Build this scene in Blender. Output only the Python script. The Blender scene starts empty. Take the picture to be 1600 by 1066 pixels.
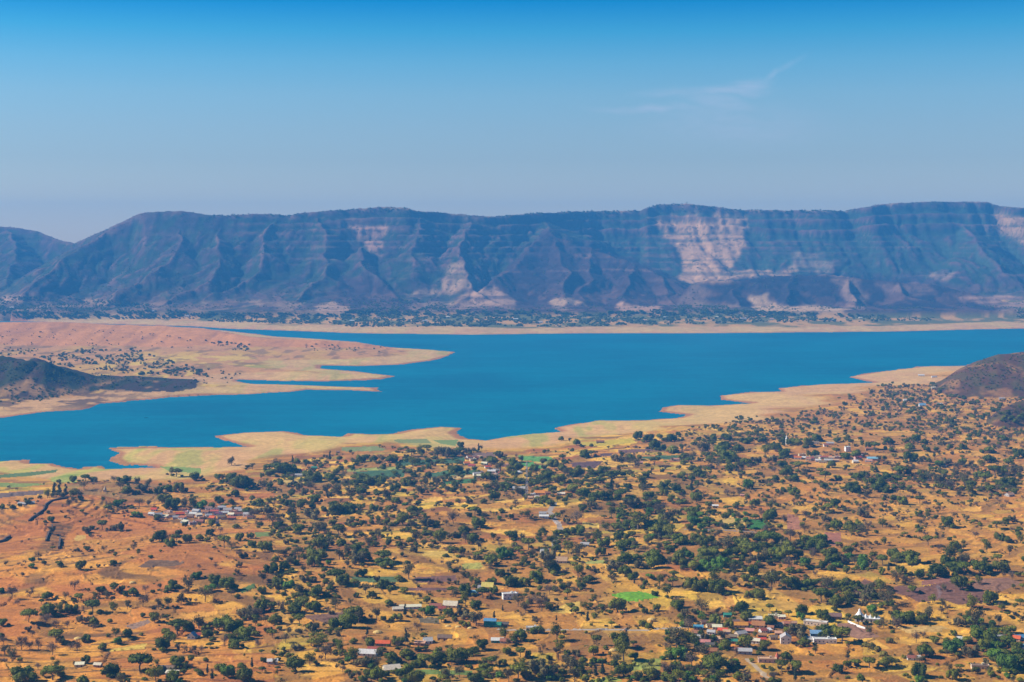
import bpy, math, random
import numpy as np
from mathutils import Vector
R = math.radians
# ------------------------------------------------------------------ camera, sky, sun, exposure
H, HZ, F = 480.0, 382.0, 2400.0          # eye height over the lake, horizon row, focal length (1600 px wide photograph)
scene = bpy.context.scene
col = scene.collection
cam = bpy.data.objects.new('camera', bpy.data.cameras.new('camera'))
col.objects.link(cam)
cam.location = (0, 0, H); cam.rotation_euler = (R(90), 0, 0)
cam.data.sensor_width = 36.0; cam.data.lens = 36.0 * F / 1600
cam.data.shift_y = -(533.0 - HZ) / 1600
cam.data.clip_start = 1.0; cam.data.clip_end = 60000
scene.camera = cam
SUN_EL, SUN_AZ = 36.0, -84.0             # azimuth from +Y (away from the camera), negative to the left
world = bpy.data.worlds.new('World'); scene.world = world; world.use_nodes = True
def build_world():
    nt = world.node_tree; nt.nodes.clear(); N = nt.nodes; L = nt.links
    out = N.new('ShaderNodeOutputWorld'); bg = N.new('ShaderNodeBackground')
    sky = N.new('ShaderNodeTexSky'); sky.sky_type = 'NISHITA'; sky.sun_disc = False
    sky.sun_elevation = R(SUN_EL); sky.sun_rotation = R(SUN_AZ); sky.altitude = 1200
    sky.air_density = 1.0; sky.dust_density = 0.6; sky.ozone_density = 3.0
    # deep polarised blue overhead, paler towards the horizon
    tc = N.new('ShaderNodeTexCoord'); sep = N.new('ShaderNodeSeparateXYZ'); L.new(tc.outputs['Generated'], sep.inputs[0])
    ramp = N.new('ShaderNodeValToRGB'); L.new(sep.outputs['Z'], ramp.inputs[0])
    e = ramp.color_ramp.elements
    e[0].position = 0.0; e[0].color = SKY[0][1]
    e[1].position = SKY[-1][0]; e[1].color = SKY[-1][1]
    for p, c in SKY[1:-1]:
        k = e.new(p); k.color = c
    mul = N.new('ShaderNodeMixRGB'); mul.blend_type = 'MULTIPLY'; mul.inputs[0].default_value = 1
    L.new(sky.outputs[0], mul.inputs[1]); L.new(ramp.outputs[0], mul.inputs[2])
    # thin cirrus, upper right: soft streaks in slope coordinates, broken by noise
    dv = N.new('ShaderNodeMath'); dv.operation = 'DIVIDE'; L.new(sep.outputs['X'], dv.inputs[0]); L.new(sep.outputs['Y'], dv.inputs[1])
    dw = N.new('ShaderNodeMath'); dw.operation = 'DIVIDE'; L.new(sep.outputs['Z'], dw.inputs[0]); L.new(sep.outputs['Y'], dw.inputs[1])
    cb = N.new('ShaderNodeCombineXYZ'); L.new(dv.outputs[0], cb.inputs[0]); L.new(dw.outputs[0], cb.inputs[1])
    mp = N.new('ShaderNodeMapping'); mp.inputs['Scale'].default_value = (34, 150, 1); mp.inputs['Rotation'].default_value = (0, 0, R(-9)); L.new(cb.outputs[0], mp.inputs[0])
    nz = N.new('ShaderNodeTexNoise'); nz.inputs['Scale'].default_value = 1.0; nz.inputs['Detail'].default_value = 8; nz.inputs['Roughness'].default_value = .6; nz.inputs['Distortion'].default_value = .8; L.new(mp.outputs[0], nz.inputs['Vector'])
    wn = N.new('ShaderNodeTexNoise'); wn.inputs['Scale'].default_value = 26; wn.inputs['Detail'].default_value = 4; L.new(cb.outputs[0], wn.inputs['Vector'])
    wv = N.new('ShaderNodeVectorMath'); wv.operation = 'MULTIPLY_ADD'; wv.inputs[1].default_value = (.016, .016, 0); L.new(wn.outputs['Color'], wv.inputs[0]); L.new(cb.outputs[0], wv.inputs[2])
    r2 = N.new('ShaderNodeMapRange'); r2.inputs[1].default_value = .30; r2.inputs[2].default_value = .62; r2.inputs[3].default_value = .25; L.new(nz.outputs[0], r2.inputs[0])
    acc = None
    for px, py, rx, ry, an, am in ((1130,143,85,11,3,.8),(1168,134,48,14,12,.9),(1212,114,56,7,27,.5),(1060,147,85,10,1,.45),(1020,171,105,8,-3,.7),(1125,162,85,18,-12,.6),(1150,195,170,42,0,.45)):
        m2 = N.new('ShaderNodeMapping'); m2.vector_type = 'TEXTURE'; m2.inputs['Location'].default_value = ((px - 800) / F + .008, (HZ - py) / F + .008, 0)
        m2.inputs['Rotation'].default_value = (0, 0, R(an)); m2.inputs['Scale'].default_value = (rx / F, ry / F, 1); L.new(wv.outputs[0], m2.inputs[0])
        m4 = N.new('ShaderNodeVectorMath'); m4.operation = 'LENGTH'; L.new(m2.outputs[0], m4.inputs[0])
        mr2 = N.new('ShaderNodeMapRange'); mr2.interpolation_type = 'SMOOTHSTEP'; mr2.inputs[1].default_value = 1.25; mr2.inputs[2].default_value = 0.0; mr2.inputs[4].default_value = am; L.new(m4.outputs['Value'], mr2.inputs[0])
        if acc is None: acc = mr2.outputs[0]
        else:
            sm_ = N.new('ShaderNodeMath'); sm_.operation = 'MAXIMUM'; L.new(acc, sm_.inputs[0]); L.new(mr2.outputs[0], sm_.inputs[1]); acc = sm_.outputs[0]
    ml = N.new('ShaderNodeMath'); ml.operation = 'MULTIPLY'; L.new(acc, ml.inputs[0]); L.new(r2.outputs[0], ml.inputs[1])
    ml2 = N.new('ShaderNodeMath'); ml2.operation = 'MULTIPLY'; ml2.use_clamp = True; ml2.inputs[1].default_value = 0.55; L.new(ml.outputs[0], ml2.inputs[0])
    mx = N.new('ShaderNodeMixRGB'); L.new(ml2.outputs[0], mx.inputs[0]); L.new(mul.outputs[0], mx.inputs[1]); mx.inputs[2].default_value = CLOUD
    L.new(mx.outputs[0], bg.inputs[0]); bg.inputs[1].default_value = SKY_STRENGTH
    L.new(bg.outputs[0], out.inputs[0])
SKY_STRENGTH = 0.10
SKY = [(0.0, (0.84, 0.72, 0.66, 1)), (0.032, (0.76, 0.675, 0.645, 1)), (0.055, (0.62, 0.625, 0.645, 1)), (0.0756, (0.59, 0.66, 0.69, 1)), (0.0962, (0.53, 0.70, 0.74, 1)), (0.1167, (0.37, 0.70, 0.785, 1)), (0.137, (0.15, 0.64, 0.80, 1)), (0.158, (0.003, 0.47, 0.77, 1)), (0.30, (0.04, 0.34, 0.54, 1)), (1.0, (0.16, 0.27, 0.32, 1))]
CLOUD = (3.6, 4.0, 5.2, 1)
build_world()
sd = bpy.data.lights.new('sun', 'SUN'); sd.energy = 5.0; sd.angle = R(0.53); sd.color = (1.0, 0.93, 0.82)
sun = bpy.data.objects.new('sun', sd); col.objects.link(sun)
sdir = Vector((math.sin(R(SUN_AZ)) * math.cos(R(SUN_EL)), math.cos(R(SUN_AZ)) * math.cos(R(SUN_EL)), math.sin(R(SUN_EL))))
sun.rotation_euler = sdir.to_track_quat('Z', 'Y').to_euler()
vs = scene.view_settings
vs.view_transform = 'Standard'; vs.look = 'None'; vs.exposure = 0.62; vs.gamma = 1.0; vs.use_curve_mapping = False
scene.cycles.max_bounces = 6; scene.cycles.volume_bounces = 0; scene.cycles.diffuse_bounces = 2
scene.cycles.glossy_bounces = 2; scene.cycles.transparent_max_bounces = 6
scene.cycles.use_denoising = True
HAZE_DENSITY, HAZE_COLOR, HAZE_ANISO = 6.0e-5, (0.085, 0.42, 1.0, 1), 0.0

# ------------------------------------------------------------------ small helpers
def tag(o, label=None, cat=None, group=None, kind=None):
    if label: o['label'] = label
    if cat: o['category'] = cat
    if group: o['group'] = group
    if kind: o['kind'] = kind
    return o
def mesh_np(name, V, Fc, smooth=False):
    me = bpy.data.meshes.new(name)
    V = np.asarray(V, dtype=np.float32); Fc = np.asarray(Fc, dtype=np.int32); n = Fc.shape[1]
    me.vertices.add(len(V)); me.vertices.foreach_set('co', V.ravel())
    me.loops.add(Fc.size); me.loops.foreach_set('vertex_index', Fc.ravel())
    me.polygons.add(len(Fc)); me.polygons.foreach_set('loop_start', np.arange(0, Fc.size, n, dtype=np.int32))
    me.polygons.foreach_set('use_smooth', np.full(len(Fc), smooth))
    me.update(calc_edges=True)
    return me
class MB:
    """collects boxes, bars and prisms into one mesh"""
    def __init__(s): s.v = []; s.f = []
    def poly(s, pts, faces):
        k = len(s.v); s.v += [tuple(p) for p in pts]; s.f += [tuple(i + k for i in f) for f in faces]; return s
    def box(s, x0, x1, y0, y1, z0, z1):
        p = [(x0,y0,z0),(x1,y0,z0),(x1,y1,z0),(x0,y1,z0),(x0,y0,z1),(x1,y0,z1),(x1,y1,z1),(x0,y1,z1)]
        return s.poly(p, [(0,3,2,1),(4,5,6,7),(0,1,5,4),(1,2,6,5),(2,3,7,6),(3,0,4,7)])
    def frustum(s, cx, cy, z0, z1, r0, r1, n=4, rot=math.pi/4):
        a = [(cx + r0*math.cos(rot+2*math.pi*i/n), cy + r0*math.sin(rot+2*math.pi*i/n), z0) for i in range(n)]
        b = [(cx + r1*math.cos(rot+2*math.pi*i/n), cy + r1*math.sin(rot+2*math.pi*i/n), z1) for i in range(n)]
        return s.poly(a + b, [tuple(range(n))[::-1], tuple(range(n, 2*n))] + [(i, (i+1) % n, n+(i+1) % n, n+i) for i in range(n)])
    def bar(s, p, q, r0, r1=None, n=4):
        r1 = r0 if r1 is None else r1
        p = Vector(p); q = Vector(q); d = (q - p).normalized()
        u = d.orthogonal().normalized(); w = d.cross(u)
        a = [p + (u*math.cos(2*math.pi*i/n) + w*math.sin(2*math.pi*i/n))*r0 for i in range(n)]
        b = [q + (u*math.cos(2*math.pi*i/n) + w*math.sin(2*math.pi*i/n))*r1 for i in range(n)]
        return s.poly(a + b, [tuple(range(n))[::-1], tuple(range(n, 2*n))] + [(i, (i+1) % n, n+(i+1) % n, n+i) for i in range(n)])
    def mesh(s, name):
        me = bpy.data.meshes.new(name); me.from_pydata(s.v, [], s.f); me.update(); return me
    def build(s, name, m, parent=None):
        me = s.mesh(name); me.materials.append(m); return link(name, me, parent)
def link(name, data, parent=None):
    o = bpy.data.objects.new(name, data); col.objects.link(o)
    if parent is not None: o.parent = parent
    return o
def empty(name, loc, rz=0.0, s=1.0):
    o = bpy.data.objects.new(name, None); col.objects.link(o); o.location = loc; o.rotation_euler = (0, 0, rz)
    o.scale = (s, s, s) if not hasattr(s, '__len__') else s
    o.empty_display_size = 0.5
    return o

# ------------------------------------------------------------------ noise in numpy
def _hash(ix, iy, seed):
    h = (ix.astype(np.int64) * 374761393 + iy.astype(np.int64) * 668265263 + seed * 2147483647) & 0xFFFFFFFF
    h = ((h ^ (h >> 13)) * 1274126177) & 0xFFFFFFFF
    h = ((h ^ (h >> 16)) * 2246822519) & 0xFFFFFFFF
    return ((h ^ (h >> 15)) & 0xFFFFFF).astype(np.float32) / float(0xFFFFFF)
def vnoise(x, y, seed=0):
    ix = np.floor(x); iy = np.floor(y); fx = x - ix; fy = y - iy
    fx = fx * fx * (3 - 2 * fx); fy = fy * fy * (3 - 2 * fy)
    a = _hash(ix, iy, seed); b = _hash(ix + 1, iy, seed); c = _hash(ix, iy + 1, seed); d = _hash(ix + 1, iy + 1, seed)
    return (a * (1 - fx) + b * fx) * (1 - fy) + (c * (1 - fx) + d * fx) * fy
def fbm(x, y, oct=4, seed=0, gain=0.5):
    s = 0.0; a = 1.0; t = 0.0
    for i in range(oct):
        s = s + a * vnoise(x, y, seed + i * 17); t += a; a *= gain; x = x * 2.03 + 11.3; y = y * 2.03 - 7.1
    return s / t
def ridged(x, y, oct=3, seed=0):
    s = 0.0; a = 1.0; t = 0.0
    for i in range(oct):
        n = 1 - np.abs(2 * vnoise(x, y, seed + i * 31) - 1); s = s + a * n * n; t += a; a *= 0.5; x = x * 2.1 + 3.7; y = y * 2.1 + 1.9
    return s / t
def sstep(a, b, x):
    t = np.clip((x - a) / (b - a), 0, 1); return t * t * (3 - 2 * t)
def inpoly(px, py, poly):
    r = np.zeros(px.shape, bool); n = len(poly)
    for i in range(n):
        x1, y1 = poly[i]; x2, y2 = poly[(i + 1) % n]
        if y1 == y2: continue
        c = ((y1 > py) != (y2 > py)) & (px < (x2 - x1) * (py - y1) / (y2 - y1) + x1)
        r ^= c
    return r
def Yg(py, z=0.0): return F * (H - z) / (py - HZ)

# ------------------------------------------------------------------ terrain: one fan of heights, split into named sheets
SHORE = [(-320,500),(0,501),(150,506),(300,510),(360,514),(430,516),(560,521),(740,523),(900,521),(1060,521),(1200,520),(1400,518),(1600,513),(1900,508),
 (1900,556),(1600,562),(1500,572),(1440,573),(1380,580),(1325,589),(1368,598),(1280,601),(1215,607),(1222,612),(1180,613),(1122,618),(1125,625),(1172,630),(1110,634),(1060,633),(1035,637),(1030,643),
 (1075,648),(1060,653),(1000,657),(930,657),(890,664),(868,668),(880,674),(800,680),(760,688),(732,686),(714,677),(725,669),(690,667),(640,672),(615,678),(580,679),(545,676),(535,682),(480,680),(445,674),(380,676),
 (330,682),(350,689),(388,698),(300,699),(230,700),(163,702),(182,708),(176,718),(190,725),(240,727),(245,731),(170,732),(165,728),(130,729),(128,733),(95,728),(90,724),(50,724),(40,718),(0,720),(-320,723),
 (-320,658),(0,653),(60,645),(130,640),(160,630),(250,622),(330,617),(390,616),(450,613),(480,609),(540,610),(595,612),(585,606),(520,604),(470,602),(400,600),(368,596),(372,593),(440,596),(540,595),(600,592),(618,588),
 (560,581),(500,576),(498,571),(560,572),(620,570),(680,563),(700,556),(709,550),(680,547),(610,543),(560,535),(500,530),(430,526),(390,521),(345,516),(250,512),(100,508),(-320,505)]
US = np.arange(-150, 1751, 2.0)
near = 1.0 / np.linspace(1 / 1150.0, 1 / 3700.0, 560)
mid = 1.0 / np.linspace(1 / 3712.0, 1 / 9900.0, 250)
far = np.linspace(9925, 15200, 290)
YS = np.concatenate([near, mid, far])
U, Y = np.meshgrid(US, YS); X = (U - 800) / F * Y
def seg_dist(PX, PY, pts):
    d = np.full(PX.shape, 1e9, np.float32)
    for i in range(len(pts) - 1):
        x1, y1 = pts[i]; x2, y2 = pts[i + 1]; dx = x2 - x1; dy = y2 - y1; L = dx * dx + dy * dy + 1e-9
        t = np.clip(((PX - x1) * dx + (PY - y1) * dy) / L, 0, 1)
        d = np.minimum(d, (PX - x1 - t * dx) ** 2 + (PY - y1 - t * dy) ** 2)
    return np.sqrt(d)
nr = len(near) + len(mid) + 60
XP = X.astype(np.float32); YP = Y.astype(np.float32)
wx = (fbm(XP / 110, YP / 110, 5, 5, .6) - .5); wy = (fbm(XP / 110 + 50, YP / 110, 5, 6, .6) - .5)
shore_w = [((u - 800) / F * Yg(p), Yg(p)) for u, p in SHORE]
D = np.full(X.shape, 3000.0, np.float32)
D[:nr] = seg_dist(XP[:nr], YP[:nr], shore_w + [shore_w[0]])
wat = np.zeros(X.shape, bool); wat[:nr] = inpoly(XP[:nr] + wx[:nr] * 30, YP[:nr] + wy[:nr] * 80, shore_w)
D = np.where(wat, -D, D)
far_side = (Y > 8200) & ~wat
Dp = np.maximum(D, 0)
base = 9 * (1 - np.exp(-Dp / 220)) + 0.030 * Dp
base = np.where(far_side, 8 * (1 - np.exp(-Dp / 200)) + np.clip(0.020 * Dp, 0, 60), base)
pen = (Y > 4150) & (Y < 8300) & (U < 720) & ~wat       # the spur of land across the water
base = np.where(pen, np.minimum(base, 14 + 0.012 * Dp), base)
right = (U > 1000) & (Y > 3000) & (Y < 6500)
und = (fbm(X / 420, Y / 420, 2, 21) - .5) * 24 + (fbm(X / 150, Y / 150, 2, 22) - .5) * 5
base = base + und * sstep(60, 500, Dp) * np.where(pen | far_side, .5, 1)
base = np.where(wat, -np.minimum(-D * 0.03, 9) - 0.15, base + 0.1)
def crest_hill(pts, wf, wb, p=1.0):
    """pts: (u, py on the skyline, distance); wf, wb: metres to the front and back foot"""
    u = [q[0] for q in pts]; zc = [H - (q[1] - HZ) * q[2] / F for q in pts]; yc = [q[2] for q in pts]
    ZC = np.interp(U, u, zc, left=-50, right=-50); YC = np.interp(U, u, yc)
    t = np.where(Y < YC, (YC - Y) / np.interp(U, u, wf if hasattr(wf, '__len__') else [wf]*len(u)), (Y - YC) / wb)
    return ZC, np.clip(1 - t, 0, 1) ** p, YC
Z = base.copy()
DARKHILL = [(-150,550,5000),(0,560,5000),(30,560.5,5000),(70,565,5020),(110,577,5060),(150,589,5100),(200,591,5120),(300,596,5150),(345,606,5150)]
zc, t, yc = crest_hill(DARKHILL, 360, 420, 1.0)
gul = ridged(X / 75, Y / 260, 3, 41); zc = zc * (.80 + .34 * fbm(X / 60, Y / 90, 4, 42))
hz = zc * np.clip(t * 1.25, 0, 1) ** 1.1 * (1 - 0.16 * gul * (t < .8))
m_dark = (hz > Z + 4) & pen & (Y < 5400)
Z = np.where(pen, np.maximum(Z, hz), Z)
PENHILL = [(-150,499,7400),(0,503,7400),(100,503,7400),(170,507,7400),(250,509,7350),(320,513,7300),(355,519,7200),(390,526,7050),(430,530,6990),(500,531,6970),(560,536,6950),(600,543,6900),(625,549,6700)]
zc, t, yc = crest_hill(PENHILL, [1500,1450,1400,1350,1250,1100,900,700,520,450,420,380,300], 500, 1.0)
gul = ridged(X / 210, Y / 700, 4, 43)
prof = np.where(Y < yc, 0.22 * sstep(0, .35, t) + 0.78 * sstep(.42, 1.0, t), t ** .8)
hz = zc * prof * (1 - 0.22 * gul * sstep(.3, .6, t) * (1 - sstep(.85, 1, t)))
hz = np.where(zc < 5, -50, hz)
m_pen = (hz > Z + 2) & pen & (Y > 5800)
Z = np.where(pen & (Y > 5700) & (D > 20), np.maximum(Z, hz * sstep(0, 150, Dp) + Z * .2 * 0), Z)
RH = [(1452,606,4850),(1470,597,4850),(1500,576,4880),(1530,562,4900),(1560,551,4900),(1600,545,4900),(1680,530,4900),(1760,525,4900)]
zc, t, yc = crest_hill(RH, 620, 500, 1.0)
hz = zc * sstep(0, 1, t ** .9) * (1 - .10 * ridged(X / 110, Y / 300, 3, 47)); hz = np.where(zc < 0, -50, hz)
m_right = (hz > Z + 3) & ~wat & (Y > 3900)
Z = np.where(~wat, np.maximum(Z, hz), Z)
RH2 = [(1535,660,3900),(1560,643,3900),(1585,630,3920),(1605,625,3950),(1660,618,3950),(1760,615,3950)]
zc, t, yc = crest_hill(RH2, 330, 260, 1.0)
hz = zc * sstep(0, 1, t); hz = np.where(zc < 0, -50, hz); m_right2 = hz > Z + 3
Z = np.maximum(Z, hz)
# terraced mound lower left, and the rocky knoll with gum trees behind it
LM = [(-150,800,2560),(0,797,2560),(60,785,2600),(105,778,2640),(160,781,2660),(215,800,2640),(270,822,2580),(340,850,2480)]
zc, t, yc = crest_hill(LM, 620, 260, 1.0)
hz = np.maximum(zc, 0) * (0.25 + 0.75 * sstep(0, 1, t)); m_mound = (t > 0.02) & (U < 420) & (Y < 2950)
Z = np.where(m_mound, np.maximum(Z, hz), Z)
KN = [(105,769,2850),(140,760,2880),(175,757,2880),(225,759,2880),(262,768,2860)]
zc, t, yc = crest_hill(KN, 150, 110, 1.0)
Z = np.maximum(Z, np.where(zc > 0, zc * sstep(0, .9, t), -50)); m_knoll = (zc > 0) & (t > .15)
# mountains across the lake
def m(y): return 10300 + (y - 8800) * 1.06
SKYL = [(-150,347,13700),(0,355,13700),(30,357,13600),(60,362,13500),(75,369,13300),(95,376,13100),(116,381,12900),(150,366,12700),(185,350,12500),(210,338,12300),(225,333,12200),(245,332,12150),(285,330,12100),(320,336,12100),(350,338,12150),(400,335,12200),(450,337,12200),(500,331,12250),
 (560,327,12300),(605,325,12300),(640,327,12300),(665,331,12350),(700,335,12400),(770,339,12500),(800,337,12600),(850,333,12800),(900,331,13100),(940,331,13250),(1000,330,13300),(1012,325,13300),(1030,320.5,13350),(1075,319,13350),(1120,324.5,13300),(1160,329,13250),(1250,329.5,13200),(1320,331,13200),
 (1345,325,13250),(1400,318,13300),(1440,316,13300),(1540,316,13300),(1562,323,13300),(1590,325,13300),(1650,322,13300),(1760,328,13300)]
su = [q[0] for q in SKYL]
ZC = np.interp(U, su, [H - (q[1] - HZ) * q[2] / F for q in SKYL]); YC = np.interp(U, su, [q[2] for q in SKYL])
yn = (fbm(X / 520, Y * 0 + 3.1, 4, 61) - .5)
YE = YC - 120 - 300 * np.abs(yn) * sstep(500, 900, U) - 90 * (fbm(X / 170, Y * 0 + 9.1, 3, 66))
t = YE - Y
zb = 62.0
hh = ZC - zb
ledge = lambda tt: np.where(tt < 330, 1 - .12 * sstep(0, 90, tt) - .10 * sstep(120, 200, tt) - .12 * sstep(230, 330, tt), .66 * np.clip(1 - (tt - 330) / 1650, 0, 1) ** 1.75)
esc = zb + hh * np.where(t <= 0, 1.0, ledge(np.maximum(t, 0)))
esc = np.where((t <= 0) & (Y < YC), np.minimum(esc, ZC - np.clip((YC - Y) / 400, 0, 1) * 10), esc)
esc = np.where(Y > YC, ZC - (Y - YC) * 0.10, esc)
left_soft = sstep(560, 300, U)                        # the left massif is rounded and has no cliff
esc_soft = zb + hh * np.clip(1 - np.maximum(t, 0) / 1800, 0, 1) ** 1.65
esc_soft = np.where(Y > YC, ZC - (Y - YC) * 0.25, esc_soft)
esc = esc * (1 - left_soft) + esc_soft * left_soft
SPURS = [
 ([(225,334,12150),(170,362,12000),(110,397,11500),(50,448,10700),(-10,472,10350)], .55),
 ([(285,334,11950),(275,385,11350),(247,425,10900),(170,467,10350)], .55),
 ([(345,341,12000),(335,400,11200),(330,440,10700),(250,476,10300)], .55),
 ([(430,341,12000),(410,390,11400),(396,430,10950),(300,480,10280)], .55),
 ([(500,338,12000),(505,390,11400),(510,425,10950),(440,478,10330)], .55),
 ([(560,385,11500),(575,420,11050),(610,455,10700),(640,480,10350)], .60),
 ([(660,340,12050),(650,385,11500),(640,430,11000)], .55),
 ([(740,345,12100),(720,385,11500),(715,412,11100),(745,445,10700),(780,474,10380)], .60),
 ([(850,345,12500),(856,360,12150),(800,415,11300),(765,440,10850),(705,478,10350)], .40),
 ([(856,360,12150),(900,378,11900),(950,394,11700),(1000,411,11450),(1060,437,11100),(1100,462,10800)], .44),
 ([(875,368,12050),(880,420,11200),(885,478,10350)], .48),
 ([(925,386,11800),(915,430,11100),(905,482,10300)], .48),
 ([(990,408,11500),(985,440,10900),(970,470,10450),(960,486,10250)], .48),
 ([(1040,428,11200),(1045,455,10750),(1060,485,10250)], .62),
 ([(1090,441,10700),(1140,437,10700),(1200,431,10800),(1290,427.5,10850),(1340,433,10800),(1400,437,10750),(1470,444,10700),(1520,455,10600),(1580,472,10500),(1650,480,10400)], .55),
 ([(1330,433,10800),(1335,455,10500),(1340,478,10250)], .60),
 ([(1240,430,10800),(1235,455,10550),(1225,472,10330)], .60),
 ([(1160,436,10750),(1150,455,10500),(1145,472,10300)], .60),
 ([(1400,437,10750),(1420,458,10450),(1480,476,10250),(1545,491,10050)], .5),
 ([(1500,345,12950),(1530,385,12300),(1570,420,11700),(1600,448,11300)], .42),
 ([(-150,360,13200),(-60,400,12300),(-110,450,11200)], .5),
 ([(10,360,13300),(25,395,12500),(10,440,11400)], .5),
]
mt = Y > 9600
mr0 = int(np.argmax(YS > 9600))
Xm = X[mr0:] + (fbm(X[mr0:] / 300, Y[mr0:] / 300, 3, 71) - .5) * 140; Ym = Y[mr0:] + (fbm(X[mr0:] / 300, Y[mr0:] / 300, 3, 72) - .5) * 120
E = esc[mr0:].copy()
for pts, sl in SPURS:
    best = np.full(Xm.shape, -1e3)
    W = [((u - 800) / F * y, y, H - (p - HZ) * y / F) for u, p, y in pts]
    W.append((W[-1][0] + (W[-1][0] - W[-2][0]) * .3, W[-1][1] - 220, 30))
    for (x1, y1, z1), (x2, y2, z2) in zip(W[:-1], W[1:]):
        dx = x2 - x1; dy = y2 - y1; L = dx * dx + dy * dy
        s = np.clip(((Xm - x1) * dx + (Ym - y1) * dy) / L, 0, 1)
        d = np.sqrt((Xm - x1 - s * dx) ** 2 + (Ym - y1 - s * dy) ** 2)
        best = np.maximum(best, z1 + (z2 - z1) * s - d * sl * .92 - 5 * (1 - np.exp(-d / 30)))
    E = np.maximum(E, best)
bm = base[mr0:]
slope_m = sstep(15, 120, E - bm) * (1 - sstep(-90, -20, E - ZC[mr0:]))
Xw = Xm + (fbm(Xm / 500, Ym / 500, 2, 79) - .5) * 500
rib = ridged(Xw / 290, Ym / 700 + 5, 3, 81); rib2 = ridged(Xw / 110, Ym / 330, 3, 83)
rsc = np.maximum(.12, sstep(40, 210, ZC[mr0:] - E)) * np.where((U[mr0:] > 1075) & (Ym < 11150), .32, 1.0)
E = E - (rib * 46 + rib2 * 20) * slope_m * rsc + 20 * slope_m * rsc
E = E + (fbm(X[mr0:] / 60, Y[mr0:] / 60, 4, 91) - .5) * 14 * sstep(5, 60, E - bm)
# horizontal lava beds: each bed is a small step
E = E + (fbm(Xm / 700, Ym / 700, 2, 96) - .5) * 50 * slope_m
q = E / 46.0; fr = q - np.floor(q)
bed = (np.floor(q) + sstep(.25, .75, fr)) * 46.0
bs = sstep(330, 450, E) * (1 - left_soft[mr0:] * .8) * .5 * sstep(.3, .6, fbm(Xm / 400, Ym / 200, 2, 97))
E = np.where(Y[mr0:] < YC[mr0:], E * (1 - bs) + bed * bs, E)
Z[mr0:] = np.maximum(Z[mr0:], E)
m_mtn = np.zeros(X.shape, bool); m_mtn[mr0:] = (E > bm + 4)
skylum = (fbm(X / 45, Y / 45, 2, 95) - .5) * 7
Z = np.where(m_mtn & (Y > YC - 60) & (Y < YC + 400), Z + skylum, Z)

# parcels: a jittered grid of fields with banks between them
def cells(x, y, seed):
    gx = np.floor(x); gy = np.floor(y); d1 = np.full(x.shape, 9.0, np.float32); d2 = d1.copy(); cid = np.zeros(x.shape, np.float32)
    for i in (-1, 0, 1):
        for j in (-1, 0, 1):
            cx = gx + i; cy = gy + j
            px = cx + .5 + (_hash(cx, cy, seed) - .5) * .8; py = cy + .5 + (_hash(cx, cy, seed + 1) - .5) * .8
            d = np.maximum(np.abs(px - x), np.abs(py - y)) + .25 * (np.abs(px - x) + np.abs(py - y))
            h = _hash(cx, cy, seed + 2); c = d < d1
            d2 = np.where(c, d1, np.minimum(d2, d)); cid = np.where(c, h, cid); d1 = np.where(c, d, d1)
    return cid, d2 - d1
nl = len(near) + 130
Xn, Yn, Un = X[:nl], Y[:nl], U[:nl]
ang = 0.25
wX = Xn + (fbm(Xn / 420, Yn / 420, 2, 101) - .5) * 170; wY = Yn + (fbm(Xn / 420, Yn / 420, 2, 102) - .5) * 170
rx = wX * math.cos(ang) + wY * math.sin(ang); ry = -wX * math.sin(ang) + wY * math.cos(ang)
cid, edge = cells(rx / 52, ry / 38, 7)
cid2, edge2 = cells(rx / 26 + 9, ry / 90, 17)
parcel = sstep(120, 420, Dp[:nl]) * ~(m_dark | m_right | m_right2)[:nl]
Zn = Z[:nl]
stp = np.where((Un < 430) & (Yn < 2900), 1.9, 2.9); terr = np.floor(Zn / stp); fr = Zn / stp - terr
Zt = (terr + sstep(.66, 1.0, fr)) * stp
Zn = Zn * (1 - .8 * parcel) + Zt * .8 * parcel
Zn = Zn + parcel * ((cid - .5) * 2.8 * sstep(.02, .10, edge) + (edge < .045) * 1.1)
Z[:nl] = Zn
Z = np.where(wat, np.minimum(Z, -0.15), np.maximum(Z, .12))
PYP = HZ + F * (H - Z) / Y                              # where each vertex falls in the photograph
vis = np.minimum.accumulate(PYP, axis=0)
def ground(px, py):
    """world point on the terrain first met by the view through (px, py)"""
    k = (px - US[0]) / 2.0; i = int(np.clip(math.floor(k), 0, len(US) - 2)); f = k - i
    z = Z[:, i] * (1 - f) + Z[:, i + 1] * f
    p = HZ + F * (H - z) / YS
    j = int(np.argmax(p <= py))
    if j == 0: return None
    a = p[j - 1]; b = p[j]; t = 0 if a == b else (a - py) / (a - b)
    y = YS[j - 1] + (YS[j] - YS[j - 1]) * t; zz = z[j - 1] + (z[j] - z[j - 1]) * t
    return Vector(((px - 800) / F * y, y, zz))
def zat(x, y):
    u = 800 + F * x / y; k = np.clip((u - US[0]) / 2.0, 0, len(US) - 2.001); i = int(k); f = k - i
    j = int(np.clip(np.searchsorted(YS, y) - 1, 0, len(YS) - 2)); g = (y - YS[j]) / (YS[j + 1] - YS[j])
    return float((Z[j, i] * (1 - f) + Z[j, i + 1] * f) * (1 - g) + (Z[j + 1, i] * (1 - f) + Z[j + 1, i + 1] * f) * g)
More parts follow.
